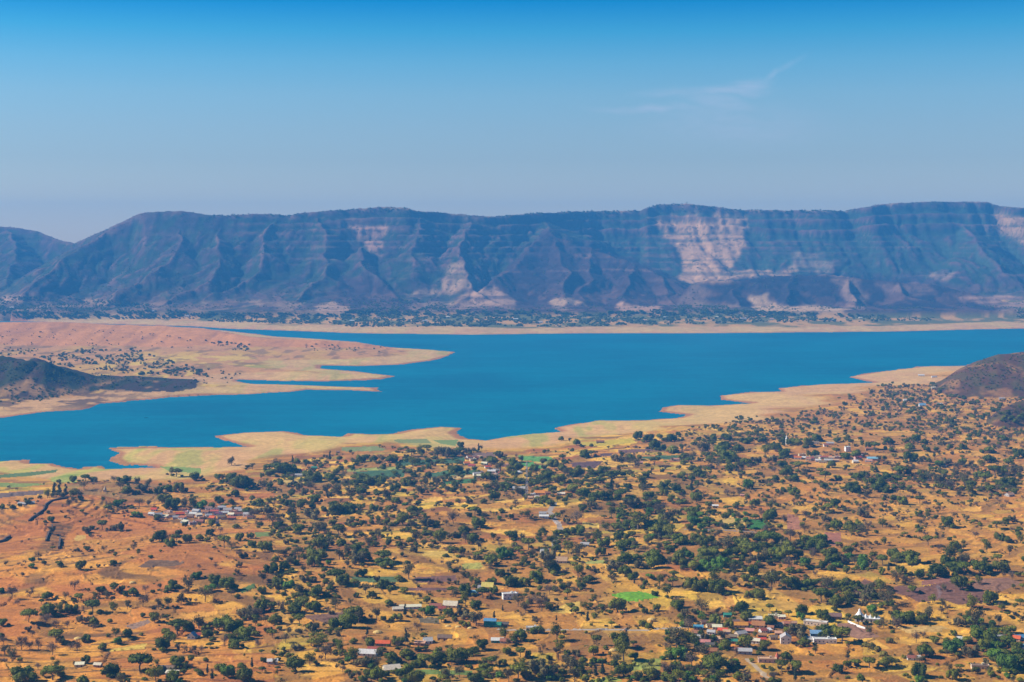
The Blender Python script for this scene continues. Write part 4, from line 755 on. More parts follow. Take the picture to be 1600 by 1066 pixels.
# trees read off the photograph tile by tile: (tile x0, y0): x, foot y, width in tile pixels (5.33 per photo pixel), kind
TILES = {
(0,866): "265 110 45 b,395 380 95 d,505 110 60 g,480 95 45 g,675 130 90 g,945 100 60 d,345 420 50 d,110 310 40 g,10 330 60 b,655 400 80 g,545 385 70 o,735 320 40 g,790 370 60 g,845 325 90 d,890 380 80 o,950 315 80 g,1015 310 50 g,1110 350 85 d,1210 320 60 r,1275 330 40 d,1410 310 90 d,1190 440 110 r,1320 460 80 o,1400 440 90 g,770 490 140 d,590 490 110 d,500 500 100 g,400 510 120 d,240 570 120 d,225 495 50 d,20 600 90 d,940 490 100 g,1060 460 80 o,685 570 80 o,750 560 60 o,790 600 90 g,915 580 50 g,1190 530 45 d,1285 570 90 g,1385 550 60 g,465 740 130 g,715 735 75 d,965 690 90 g,1060 695 100 d,1175 680 40 g,980 750 80 b,850 800 80 g,10 710 60 d,100 900 120 o,180 800 120 r,250 800 80 r,380 600 120 r,320 800 80 r,440 840 100 r,200 740 60 r,715 910 75 d,620 940 50 o,920 1020 150 d,440 1050 160 d,180 1066 200 d,1165 980 210 d,1350 800 130 d,1400 710 100 g,1300 930 60 g,690 1100 100 d,1300 1066 140 g,1000 1080 100 o,640 820 90 r,470 620 90 r,100 380 110 r,250 360 80 r,620 300 90 r,780 640 60 r,40 840 90 o,440 900 50 g,560 620 60 r,150 430 60 r,360 230 30 o,870 110 25 o,820 115 35 o,590 800 70 r,50 100 50 o,1210 990 60 b,30 760 80 r",
(266,866): "215 210 80 b,575 110 50 o,610 40 60 d,560 175 60 o,745 170 40 o,880 60 40 g,845 160 110 d,1000 95 80 o,1200 110 130 g,950 140 90 d,1320 90 50 b,770 240 90 o,900 270 100 g,980 280 90 b,1185 230 50 g,1125 235 70 o,1380 230 140 d,1425 240 80 g,1330 310 65 d,150 300 120 o,20 280 80 d,370 270 110 d,470 300 130 d,330 310 90 b,290 400 150 o,90 420 100 o,760 330 80 g,560 370 50 g,710 400 50 g,850 470 80 g,760 480 120 g,620 520 110 o,680 540 100 o,720 540 100 r,930 490 100 r,1070 340 90 o,1220 350 120 d,1040 490 130 d,1200 480 130 d,1110 430 100 g,870 590 110 g,1375 470 100 o,240 620 130 o,60 670 160 d,150 640 110 d,310 700 100 d,450 640 200 d,520 660 160 d,620 710 110 d,670 650 80 g,850 700 90 g,990 670 60 o,1075 590 100 g,1080 690 70 o,1170 640 90 g,1200 640 80 o,1360 630 130 d,1230 790 180 g,1050 800 80 o,540 790 90 d,730 780 70 r,450 760 80 r,120 820 60 o,60 820 60 o,200 820 60 o,260 820 60 r,760 830 50 d,865 840 50 d,935 850 55 d,1370 735 40 g,620 860 30 g,775 900 50 d,60 950 120 d,130 960 80 d,765 990 60 d,350 1050 50 t,310 1000 40 t,255 1010 60 d,480 1030 120 b,420 1000 90 g,680 950 50 t,600 960 80 g,620 1066 150 d,20 1066 120 d,1040 970 150 d,1165 930 110 g,1290 880 120 r,1410 830 90 g,870 930 60 o,960 740 90 r,330 780 60 d,220 1000 50 g,110 1000 50 g,30 740 70 g,300 900 50 g,1020 855 25 g,1060 865 20 g,890 1010 40 g,180 830 50 r,880 200 50 o,70 1090 70 b,510 350 60 r,240 130 50 r,380 120 50 r",
(532,866): "60 120 70 o,150 80 130 o,360 110 150 d,180 190 90 d,20 260 110 d,115 280 80 g,210 330 80 o,265 370 70 d,350 285 100 d,130 360 50 d,410 430 80 g,85 420 50 o,70 390 25 g,415 335 50 g,530 330 70 g,300 230 50 o,570 210 120 o,490 230 80 g,720 410 70 g,610 370 50 r,660 380 60 o,905 240 50 o,985 150 60 o,1020 200 50 o,900 150 80 o,1250 100 110 g,1265 250 90 d,1330 190 90 d,1145 250 50 d,1095 250 60 g,1055 275 35 d,1030 340 110 d,930 330 80 d,960 360 80 o,1185 370 110 d,1280 330 70 d,1410 270 100 d,1140 45 60 o,820 335 40 g,1040 430 100 g,1120 460 110 d,300 550 100 o,360 555 50 d,110 560 150 g,60 620 150 d,150 580 90 o,470 560 90 g,535 520 50 t,600 520 60 g,680 510 70 d,745 510 100 b,900 520 90 d,840 570 70 g,1020 520 100 o,1130 600 130 o,1060 540 90 o,950 560 50 g,1010 600 50 g,1280 540 40 t,1350 480 30 t,640 640 80 r,695 700 60 d,220 680 40 t,375 740 60 o,540 740 60 t,480 760 90 g,245 790 100 g,340 830 70 d,440 900 100 d,560 870 130 g,15 840 60 g,110 900 130 g,180 940 110 o,330 890 90 o,290 930 80 o,640 930 70 d,700 940 140 g,790 900 120 g,840 900 90 d,980 900 170 g,1050 900 120 g,1100 850 100 d,1180 800 100 d,1080 960 50 d,560 1000 110 d,240 1030 110 d,310 1050 120 d,490 1030 70 d,190 1066 70 g,630 1080 130 g,880 1060 100 o,990 1030 100 o,1120 1066 130 d,1260 930 90 d,1290 890 50 g,1350 930 70 g,1380 840 90 g,1400 1066 120 o,1200 980 90 g,1370 720 110 g,1435 730 80 g,850 1080 90 g,110 750 70 g,200 730 50 r,560 90 50 d,820 720 25 g,870 330 30 r",
(798,866): "110 90 80 g,320 160 150 o,350 160 120 g,215 230 110 d,100 270 90 g,30 260 90 d,430 300 80 d,490 300 70 o,590 290 70 g,560 200 110 g,650 240 90 d,530 120 70 g,720 160 60 o,860 140 120 o,960 70 100 d,950 190 120 d,1010 210 70 d,1085 120 100 o,1190 120 110 d,1240 60 80 d,1360 190 75 d,1320 90 60 o,1160 200 60 b,1285 210 50 o,1240 270 100 g,1350 270 90 g,1090 240 60 o,1300 355 110 g,1375 455 110 d,60 440 110 o,120 490 90 o,170 440 100 r,260 480 130 r,195 580 50 o,380 560 25 t,325 340 80 r,610 460 80 g,665 450 50 g,755 470 70 g,765 505 40 g,890 485 130 g,700 530 50 g,640 570 50 t,670 600 30 g,840 605 60 g,1080 445 40 g,1215 475 60 g,1115 500 60 g,1095 610 80 g,1150 630 60 d,385 720 130 g,240 660 80 d,190 660 60 d,80 720 110 d,20 750 60 d,270 800 60 o,410 820 100 g,80 860 90 g,150 860 60 g,550 850 70 o,715 760 90 g,690 840 90 g,915 775 170 d,600 920 80 g,320 885 60 d,700 1020 60 t,765 1010 60 t,940 890 170 g,940 1010 150 d,880 930 90 o,1180 1040 120 g,1060 1050 80 g,240 1010 150 o,60 1040 140 g,340 1020 100 o,500 980 130 o,400 1050 60 g,530 1080 120 o,1380 790 160 o,1310 870 80 g,1380 870 130 b,1350 700 100 o,1430 570 70 g,1250 940 40 g,1300 1000 90 r,1350 1000 100 o,1400 1066 100 g,480 900 90 o,830 860 50 g,980 415 20 g,870 285 20 g,1030 250 25 t,380 460 40 o,540 490 70 g,790 605 20 o,905 605 20 o,965 605 25 o,1040 605 20 o,840 235 70 o",
(1064,866): "100 130 110 g,200 130 110 b,320 140 130 b,20 110 80 g,450 170 100 o,600 190 130 d,100 300 140 g,180 310 110 g,310 330 160 d,280 250 110 g,450 270 100 o,540 230 70 g,610 280 100 d,750 290 130 g,740 220 100 o,570 365 70 g,650 380 110 g,740 330 50 r,850 220 60 g,940 290 120 d,870 280 90 g,1070 280 120 d,1040 200 50 g,1120 190 50 r,1180 130 90 d,1270 70 110 d,1040 80 80 o,900 130 120 r,700 60 100 o,1320 290 110 g,1390 270 100 g,1170 400 150 d,1220 300 120 o,1380 160 70 g,1300 440 120 g,1370 420 120 g,1280 475 60 g,510 480 110 d,440 500 80 g,170 500 120 o,30 560 100 o,110 500 60 o,310 500 60 o,540 550 100 g,290 590 110 g,400 620 80 g,60 640 100 r,40 740 110 g,110 780 110 g,30 880 100 b,90 940 120 r,200 870 110 o,280 980 180 d,340 740 90 o,360 800 120 g,540 780 110 g,700 800 100 g,740 600 110 d,740 480 70 g,820 510 40 g,895 520 60 g,1005 500 100 d,1000 540 70 b,1180 560 110 d,985 700 140 o,1230 690 150 d,1030 770 100 g,1120 830 70 g,1340 740 150 g,880 660 60 g,880 890 90 d,840 980 110 g,960 980 100 g,950 1060 50 t,590 905 45 g,685 955 40 d,430 980 90 o,480 1050 90 g,550 1050 80 r,320 1066 90 g,110 1010 70 o,1220 950 35 r,1310 990 90 d,1390 940 60 g,770 1080 80 g,650 840 50 g,1380 550 60 y,150 200 40 g,630 60 80 o,560 100 90 o,780 90 60 g,960 90 40 d,800 200 60 g,620 700 50 g,470 640 30 g,160 60 40 g,850 530 30 g,430 560 60 g,160 980 80 o",
(1330,866): "100 130 110 b,40 300 90 d,30 160 60 g,180 40 60 g,260 90 100 d,380 60 110 g,500 90 130 d,310 150 40 t,410 165 80 d,200 130 60 g,260 170 60 g,570 210 120 d,720 190 150 d,860 150 150 d,800 100 130 d,940 90 100 o,940 170 110 d,1070 160 130 d,1160 150 90 g,1250 150 120 g,1060 250 80 g,905 300 130 g,775 310 60 o,680 410 90 g,240 310 120 g,380 260 120 o,430 240 60 r,510 320 70 g,300 430 140 o,450 570 200 d,590 590 90 g,650 540 110 o,170 500 90 b,190 560 90 g,60 590 90 g,150 660 70 o,270 620 90 o,230 590 60 d,345 660 40 d,380 620 90 r,1165 410 120 d,1260 480 60 g,1300 520 50 g,1410 430 80 d,1425 560 60 o,1000 460 120 g,980 530 80 g,905 600 90 o,1050 620 150 o,1230 600 90 o,855 680 60 d,1070 720 200 d,1160 740 110 d,695 750 90 g,800 740 60 g,850 820 150 b,980 860 130 o,620 860 140 d,440 870 40 g,500 860 50 g,1100 800 110 g,1190 880 120 b,1300 980 180 b,1390 950 150 d,1310 780 110 d,1380 840 90 g,570 910 70 o,560 1020 130 d,840 1050 110 g,1165 1020 60 g,905 970 70 g,150 950 110 g,40 940 90 g,280 940 110 g,340 930 80 g,270 850 70 y,120 770 60 y,170 790 70 y,220 810 60 y,320 890 70 y,390 900 50 y,80 740 50 y,570 1080 80 b,750 500 60 r,1350 290 50 g,1430 300 60 g,1390 190 50 g,1340 220 70 r,760 450 70 o,1330 660 80 g,320 740 60 y,800 480 60 r,540 740 90 r,600 700 50 r,1300 1030 60 b",
(0,680): "490 400 45 d,608 400 65 d,710 390 80 d,770 390 60 g,395 530 70 g,450 520 60 t,500 520 60 t,550 510 60 t,470 525 60 o,520 520 60 o,610 530 90 g,650 500 60 o,1030 400 100 d,1080 400 60 g,950 400 60 o,1140 420 70 o,1240 430 80 o,1060 500 100 g,1320 490 70 d,1390 470 100 d,1370 570 120 g,1410 620 90 d,1020 590 70 d,980 600 80 b,900 640 70 g,1160 600 80 o,1240 600 60 o,1140 685 75 b,1310 720 70 g,425 730 60 d,985 800 80 o,850 790 90 g,935 800 50 o,865 560 50 g,430 830 60 o,1330 890 110 d,1390 890 80 o,1420 930 80 d,1115 960 60 o,1150 1000 50 g,725 970 60 g,640 970 40 o,590 970 25 o,265 1060 50 b,865 980 60 o,260 555 40 d,230 580 50 g,165 600 35 g,75 605 40 o,15 620 50 d,575 600 60 o,720 820 80 o,1430 330 60 o,510 645 20 o,315 560 20 o,800 400 50 o,870 400 30 o,700 460 80 o,1000 460 80 o,1180 470 90 o,320 1040 60 o",
(266,680): "200 380 90 d,510 255 80 o,645 280 40 g,685 290 60 o,830 310 110 g,890 300 120 o,930 320 140 d,1000 310 100 d,1060 240 60 g,1130 240 50 d,1020 240 40 t,1330 215 40 t,1410 210 45 d,1260 220 40 g,1195 390 140 g,1330 390 90 d,1420 290 50 g,590 440 150 d,540 430 100 g,650 430 100 g,395 375 60 d,440 375 50 g,510 390 90 d,340 460 60 g,410 460 50 o,540 520 75 d,680 540 50 g,600 560 50 o,770 450 90 o,830 350 90 g,765 345 35 g,50 350 100 g,260 380 50 o,70 480 90 g,125 480 40 o,30 600 110 d,120 620 100 o,190 610 100 g,260 610 80 b,345 610 60 d,405 575 70 d,510 580 60 g,460 610 50 g,965 560 60 g,1020 580 45 g,1090 620 90 g,1200 560 90 d,1080 470 80 o,1170 460 90 o,1300 500 100 o,1390 500 110 o,1380 660 150 d,1190 700 130 o,650 660 90 d,780 660 130 o,700 700 100 r,850 760 140 o,910 780 80 d,750 780 60 d,1040 770 120 g,1070 820 100 d,1000 700 90 o,125 760 50 d,345 765 70 d,330 845 70 d,545 780 60 g,250 765 45 g,420 820 50 r,70 840 60 g,250 880 70 g,140 900 80 g,50 900 90 g,10 940 50 d,450 940 110 g,510 960 80 o,310 890 50 g,395 880 60 r,580 885 80 g,670 865 65 d,680 935 70 d,790 970 110 g,700 1030 40 g,610 1030 70 o,570 1010 50 r,880 1060 60 g,1000 1066 80 o,900 1010 60 o,950 1010 60 o,1060 1000 80 o,1220 1040 160 g,1240 960 110 g,1240 820 130 o,1400 850 110 g,1345 750 50 g,1420 920 70 g,1410 1040 100 o,340 1060 50 o,1130 910 30 g,930 810 60 r,1200 240 40 g,1380 330 60 g,870 570 60 g,930 580 60 g,820 590 80 g,740 580 70 g,690 590 60 d,1120 500 60 o,1050 440 40 d,1020 430 60 o,480 390 50 g,1330 920 60 o",
(532,680): "410 230 70 d,450 230 70 g,340 230 70 o,280 220 60 g,170 230 70 g,100 240 60 o,590 180 90 g,660 160 70 g,720 150 80 g,810 200 110 o,900 180 120 o,990 170 80 d,1000 110 60 d,850 240 40 g,730 240 50 g,1060 150 60 o,1110 150 50 o,1150 140 40 t,1320 190 70 o,1260 240 80 d,1330 300 110 o,965 320 110 d,600 260 80 g,570 330 50 d,610 350 60 d,690 310 60 g,730 360 60 d,200 410 160 d,140 400 110 d,345 410 80 d,460 470 90 d,420 430 60 o,540 420 80 g,590 430 70 d,800 420 80 o,710 430 70 o,650 500 80 o,815 500 45 o,890 470 60 o,950 440 50 d,1110 430 70 g,1215 380 90 d,1230 450 60 d,1290 470 110 o,1370 460 120 d,170 500 90 d,90 520 120 o,60 650 160 d,170 650 80 g,320 540 90 g,380 550 100 o,460 570 70 d,540 590 50 b,580 590 60 o,650 585 50 d,600 650 90 d,275 640 75 d,400 640 60 g,345 600 40 o,520 750 110 g,590 770 80 o,740 760 120 o,880 760 70 o,940 740 130 r,1035 630 60 g,1075 570 50 o,1085 490 30 g,1115 490 35 d,1120 670 90 d,1200 700 60 o,1145 770 110 d,1285 540 90 d,1195 570 60 g,1345 650 60 g,1420 700 50 g,1325 710 40 b,1275 880 65 g,1410 880 90 d,1030 830 120 g,1100 890 100 d,1040 900 80 r,935 860 70 o,830 900 110 g,750 850 70 g,690 940 70 g,630 890 90 o,490 930 60 d,260 840 50 g,260 740 50 g,315 860 80 o,385 750 60 g,330 750 50 o,165 760 35 g,80 740 60 o,120 850 50 r,20 840 80 o,20 915 60 d,130 980 110 d,230 930 90 o,190 1040 120 d,360 1066 150 d,610 980 60 o,945 1010 90 g,1010 990 70 g,1150 960 70 o,1145 1030 80 g,1260 1066 100 g,1370 1030 120 b,1330 940 50 r,230 200 40 g,500 150 60 g,640 240 60 g,1170 130 40 o,780 260 50 o,40 420 60 o,480 360 30 o,1380 700 40 g,680 530 30 r,870 520 30 r,540 920 30 g,60 990 80 o,1430 240 60 d,1400 320 70 g,1250 320 50 o",
(798,680): "420 50 45 d,510 140 40 g,550 90 60 d,490 60 40 o,615 190 80 d,670 180 70 g,430 210 60 d,360 260 110 g,440 310 100 g,200 300 110 d,60 300 110 d,30 400 100 d,310 380 130 d,200 450 100 d,290 440 90 g,400 400 120 g,470 350 90 o,560 350 90 g,660 350 80 g,760 330 110 d,860 350 110 d,740 400 70 d,690 400 60 g,890 220 90 o,1000 220 80 d,1070 210 50 g,1060 40 80 d,1150 60 90 d,1200 120 100 d,1240 30 50 d,1340 60 90 d,1340 150 110 g,1270 130 70 d,1240 190 50 g,1040 270 110 o,1200 260 90 g,1125 360 65 g,1405 360 50 d,1375 400 40 o,1010 340 50 o,980 450 70 d,1270 450 70 d,1380 490 100 d,1280 510 70 g,1110 500 100 o,1090 430 110 g,1150 540 90 g,1000 600 120 o,980 590 100 d,840 460 60 t,890 460 60 o,520 480 110 g,600 510 110 d,720 540 100 d,780 530 90 d,840 530 80 g,910 540 100 d,1210 590 80 d,1170 610 70 g,840 690 100 g,430 680 60 o,600 640 80 g,550 740 130 r,740 640 60 r,560 830 130 d,790 800 90 g,870 800 80 g,720 900 130 g,780 930 110 d,640 880 80 o,1060 790 220 g,980 780 130 d,1170 790 120 b,1200 850 110 g,1240 680 110 r,1320 740 140 o,1260 840 150 g,1340 860 100 g,1400 910 120 d,930 960 110 d,1030 970 70 d,960 1060 110 d,750 1010 90 g,570 1020 120 o,480 990 120 g,380 970 80 d,400 870 100 g,240 870 80 g,270 810 60 g,150 960 120 g,60 990 70 g,20 870 80 d,140 700 80 g,300 1066 130 o,380 940 90 g,460 600 50 g,330 590 70 d,290 560 80 d,220 570 60 o,60 510 90 o,40 600 60 o,1190 1066 170 d,1400 1040 110 g,1300 940 80 g,1390 660 60 o,120 1060 60 g,90 230 60 g,20 250 80 d,100 330 50 o,350 480 70 g,250 400 80 d,520 350 70 d,600 350 60 g,700 340 60 d,930 200 60 g,960 230 60 o,1300 60 50 g,1420 210 60 g,1430 130 60 g,900 300 50 o,800 340 60 o,640 430 40 b,350 700 40 g,370 400 70 o,300 330 60 o,180 590 50 o,90 680 50 g,470 740 60 o,100 880 60 o,190 1000 60 o",
(1064,680): "190 60 40 g,270 50 60 d,360 40 60 d,400 50 60 d,480 30 50 d,520 70 70 d,575 70 60 d,680 65 65 d,860 70 70 d,920 90 90 d,980 90 80 g,1050 100 90 g,1130 50 80 d,1300 60 60 d,370 120 130 d,400 220 140 d,330 170 110 d,200 170 130 o,90 220 100 o,480 150 90 d,540 250 100 d,620 230 90 o,700 180 110 g,790 140 100 d,860 190 90 d,700 120 50 d,840 270 110 d,980 300 90 g,300 280 100 o,400 300 70 d,440 290 60 g,500 290 70 o,225 290 35 b,85 305 50 d,90 380 60 d,130 340 70 g,15 360 60 g,90 480 60 t,130 560 90 g,390 510 70 r,220 410 40 r,295 420 35 r,440 510 50 o,485 510 60 o,560 450 90 b,625 395 60 g,690 375 40 o,790 390 60 d,880 350 110 d,940 390 90 d,1030 410 40 g,1100 390 45 o,1200 380 90 d,1310 380 70 d,1195 450 70 d,1410 460 100 d,930 500 90 d,975 560 70 g,1110 490 50 g,550 560 70 g,620 590 70 d,510 620 45 d,455 620 50 g,125 660 90 d,95 690 80 d,315 680 45 g,265 670 40 g,105 750 120 b,200 740 90 b,335 740 40 g,350 780 60 r,395 780 40 g,570 780 70 g,750 700 110 d,710 730 60 g,745 620 80 g,670 680 50 r,860 625 40 g,955 665 50 g,775 590 60 o,1280 600 100 d,1230 650 90 g,1120 660 80 g,1040 690 80 r,825 785 50 g,755 790 60 o,700 830 80 r,1010 760 40 g,1155 770 40 g,1295 790 110 d,1220 800 70 g,1400 800 110 g,1210 720 70 o,860 730 60 r,1030 820 90 o,910 880 100 r,1160 890 100 b,1120 960 150 d,990 940 110 d,840 930 110 o,720 930 180 d,560 900 130 o,510 950 130 g,390 950 130 o,210 930 150 g,125 890 80 g,10 900 90 d,290 860 50 r,40 1010 70 d,230 1030 160 g,390 1020 80 d,580 1030 180 g,740 1010 90 g,870 1030 150 g,890 960 100 g,980 1030 80 g,1100 1040 80 r,1260 1040 110 g,1390 1000 90 g,1420 840 90 g,1050 270 60 d,1120 180 70 d,1060 190 60 g,1290 170 70 g,1370 200 80 d,1200 170 50 o,760 230 70 o,460 230 80 g,250 230 90 g,30 200 70 g,150 130 60 o,60 240 60 d,1260 270 70 g,1380 290 60 d,1160 330 60 g,680 290 40 o,740 290 40 g,780 320 50 r,1050 310 40 o,1020 340 40 o",
(1330,680): "90 75 35 d,200 120 80 d,140 110 60 g,310 80 80 d,285 120 35 d,335 140 40 d,540 60 80 d,610 85 60 d,460 70 50 g,730 45 30 g,485 130 80 g,630 140 60 d,705 135 50 d,760 90 45 o,825 120 50 d,900 150 50 g,930 120 70 d,980 70 60 d,1115 40 40 d,1135 80 50 d,1150 150 80 d,1275 45 60 d,1390 190 90 d,490 220 120 d,590 250 80 o,650 230 50 g,800 250 80 o,925 250 70 d,1150 230 100 d,1080 270 80 g,1310 270 90 d,730 260 60 b,680 310 60 d,410 350 130 d,490 350 110 o,650 380 100 o,270 380 110 d,190 310 60 g,60 380 80 d,115 350 60 d,30 480 110 d,230 470 160 d,300 480 70 g,420 440 60 g,455 400 40 g,625 440 55 d,515 510 80 o,780 510 50 g,830 460 110 r,730 400 90 o,890 300 90 o,940 390 100 o,1000 440 80 g,1120 390 100 d,1160 490 90 d,1200 340 130 d,1310 440 140 d,1370 350 150 o,1260 340 90 d,1410 390 70 g,980 500 90 g,900 510 60 o,140 530 80 o,355 555 60 g,430 580 90 d,570 570 80 g,255 600 40 g,140 620 50 o,565 680 60 d,635 690 60 g,705 700 45 d,800 770 100 d,260 770 90 g,100 680 80 o,430 720 50 o,580 760 80 o,390 790 45 o,325 790 45 o,60 790 90 g,140 790 70 r,90 830 80 o,445 850 60 g,275 920 70 g,640 920 90 g,865 960 100 d,710 850 50 o,935 920 50 g,1110 910 50 g,1130 980 90 g,1210 780 70 g,1290 740 60 g,1340 720 60 o,1105 720 40 o,1240 880 90 g,1320 1000 80 o,1310 900 70 g,1410 900 70 g,735 950 50 r,1030 860 70 r,120 940 60 r,810 570 35 g,935 585 45 o,1260 625 60 o,620 850 50 r,100 1050 80 b,190 1030 80 g,350 1030 130 d,490 1066 140 d,820 1066 150 g,930 1066 100 d,1220 1060 80 g,1020 330 80 o,870 350 70 o,780 340 70 g,590 380 70 g,1060 350 60 d,340 290 50 r,230 220 60 o,360 200 60 g,40 190 80 d,430 60 30 o,1320 40 50 r,1230 130 60 r,1290 120 60 o,1330 180 60 o,1000 260 60 o,200 150 50 o,1430 120 50 r,300 660 50 o,470 660 40 r,860 690 60 o,960 710 50 o",
}
CANVAS = []
for (x0, y0), s in TILES.items():
    for it in s.split(','):
        a = it.split(); CANVAS.append((x0 + float(a[0]) / 5.33, y0 + float(a[1]) / 5.33, float(a[2]) / 5.33, a[3]))
rt = random.Random(5)
TREES = []
for px, py, wpx, k in CANVAS:
    p = ground(px, py - .5)
    if p is None: continue
    wm = max(1.12 * wpx * p.y / F, 3.0)
    TREES.append([p, wm, k, px, py, wpx])
TREES.sort(key=lambda t: -t[5])
KINDW = {'d': ('broadleaf_tree', 'dark round tree'), 'g': ('broadleaf_tree', 'leafy green tree'), 'b': ('broadleaf_tree', 'bright green tree'),
         'o': ('dry_tree', 'grey half-bare tree'), 'r': ('bare_tree', 'leafless brown tree'), 't': ('gum_tree', 'slender gum tree'), 'y': ('yellow_bush', 'yellowing bush')}
GRP = {'broadleaf_tree': 'leafy trees scattered over the valley fields', 'dry_tree': 'greyish half bare trees between the fields', 'bare_tree': 'leafless brown trees between the fields', 'gum_tree': 'tall slender gum trees', 'yellow_bush': 'yellowing bushes along field banks'}
LANDM = [('the white temple',1347,965),('the cream schoolhouse',1278,975),('the long white school block',1290,997),('the orange village roofs',1160,972),('the small cream shrine',1202,1033),('the bright green field',993,932),
 ('the smoky maroon field',1480,930),('the blue gabled house',303,998),('the hillside village',320,805),('the lattice mast',823,760),('the hamlet near the bay',750,735),('the mustard yellow field',950,692),
 ('the walled green garden plot',1182,818),('the brick red square field',1302,842),('the yellow roofed farmhouse',762,917),('the green sided shed',776,1005),('the metal roofed farmhouse',574,1023),('the cream tented farmhouse',611,1048),
 ('the grey white two storey block',795,930),('the white box house',832,984),('the winding road white house',850,862),('the broad teal crop field',590,740),('the upper village',1270,718),('the grey shed near the right edge',1535,1044),
 ('the red roofs at the right edge',1580,997),('the bare orange mound',60,800),('the rocky knoll',170,765),('the dark quarry terraces',88,840),('the bright straw field',682,866),('the dark burnt plot',255,882),
 ('the golden lower left strip',200,1012),('the bottom left corner',10,1060),('the bottom right corner',1590,1060),('the bottom green strip',700,1064),('the small white shed',1426,1029),('the lower left maroon field',505,968),
 ('the flat green strip on the silt',570,702),('the emerald rice fields',840,722),('the right plough strips',1450,845),('the right brown hill',1560,660),('the dark centre grove',1010,830),('the dark grove on the right plain',1500,893),
 ('the left shore marsh meadow',60,750),('the head of the inlet',290,735),('the pale fields left of centre',480,850),('the central brown terraces',700,800),('the grey fallow plot lower left',220,975),('the open gold slope right of centre',1180,760),
 ('the gold centre terraces',1000,985),('the bottom centre grove',880,1040),('the open slope at far right',1560,780),('the right red slope',1400,760)]
ORD = ['closest','second nearest','third nearest','fourth nearest','fifth nearest','sixth nearest','seventh nearest','eighth nearest','ninth nearest','tenth nearest','eleventh nearest','twelfth nearest','thirteenth nearest','fourteenth nearest','fifteenth nearest'] + ['%dth nearest' % i for i in range(16, 60)]
MAXN = {'broadleaf_tree': 298, 'dry_tree': 200, 'bare_tree': 80, 'gum_tree': 40, 'yellow_bush': 20}
cnt = {}; single = []; rest = []
for t_ in TREES:
    kn = KINDW[t_[2]][0]; cnt[kn] = cnt.get(kn, 0) + 1
    (single if cnt[kn] <= MAXN[kn] else rest).append(t_)
def where(px, py):
    best = None
    for nm_, lx, ly in LANDM:
        d = math.hypot(px - lx, (py - ly) * 2.2)
        if best is None or d < best[0]: best = (d, nm_, lx, ly)
    d, nm_, lx, ly = best
    dx = px - lx; dy = (py - ly) * 2.2
    side = ('right of' if dx > 0 else 'left of') if abs(dx) > abs(dy) else ('below' if dy > 0 else 'beyond')
    return nm_, side, d
lab = {}
for i, t_ in enumerate(single):
    nm_, side, d = where(t_[3], t_[4]); size = 'big' if t_[5] > 24 else ('small' if t_[5] < 13 else '')
    lab.setdefault((KINDW[t_[2]][1], size, side, nm_), []).append((d, i))
LABEL = {}
for (kw, size, side, nm_), L_ in lab.items():
    L_.sort()
    for r_, (d, i) in enumerate(L_):
        base_l = (size + ' ' + kw).strip()
        LABEL[i] = base_l + ' ' + side + ' ' + nm_ if len(L_) == 1 else '%s, %s one %s %s' % (base_l, ORD[r_].replace(' nearest', ''), side, nm_)
for i, (p, wm, k, px, py, wpx) in enumerate(single):
    kn = KINDW[k][0]; cm, tm, st_ = rt.choice(PROTO[k])
    asp = {'d': 1.0, 'g': 1.0, 'b': 1.05, 'o': 1.05, 'r': 1.1, 't': 1.9, 'y': .9}[k] * rt.uniform(.85, 1.15)
    if k == 't': asp = rt.uniform(.75, 1.0)
    if st_ == 'cluster': asp *= .85
    if wm > 24: asp *= .8
    root = empty(kn, (p.x, p.y, p.z - .1), rt.uniform(0, 6.28), (wm, wm * rt.uniform(.85, 1.1), wm * asp))
    tag(root, LABEL[i], kn.replace('_', ' ') if kn != 'yellow_bush' else 'bush', GRP[kn])
    link('trunk', tm, root); link('crown', cm, root)
# ---- everything smaller, and beyond counting: instances on one set of points each
def scatter_group():
    ng = bpy.data.node_groups.new('scatter', 'GeometryNodeTree')
    ng.interface.new_socket('Geometry', in_out='INPUT', socket_type='NodeSocketGeometry'); ng.interface.new_socket('Geometry', in_out='OUTPUT', socket_type='NodeSocketGeometry')
    sk = ng.interface.new_socket('Source', in_out='INPUT', socket_type='NodeSocketCollection')
    N = ng.nodes; L = ng.links; gi = N.new('NodeGroupInput'); go = N.new('NodeGroupOutput')
    ci = N.new('GeometryNodeCollectionInfo'); ci.inputs['Separate Children'].default_value = True; ci.inputs['Reset Children'].default_value = True; L.new(gi.outputs['Source'], ci.inputs['Collection'])
    ip = N.new('GeometryNodeInstanceOnPoints'); ip.inputs['Pick Instance'].default_value = True; L.new(gi.outputs['Geometry'], ip.inputs['Points']); L.new(ci.outputs[0], ip.inputs['Instance'])
    def at(nm_, ty):
        a = N.new('GeometryNodeInputNamedAttribute'); a.data_type = ty; a.inputs['Name'].default_value = nm_; return a.outputs['Attribute']
    L.new(at('idx', 'INT'), ip.inputs['Instance Index']); L.new(at('rot', 'FLOAT_VECTOR'), ip.inputs['Rotation']); L.new(at('scl', 'FLOAT_VECTOR'), ip.inputs['Scale'])
    L.new(ip.outputs[0], go.inputs[0]); return ng, sk.identifier
SG, SID = scatter_group()
src = bpy.data.collections.new('tree_kinds'); order = []
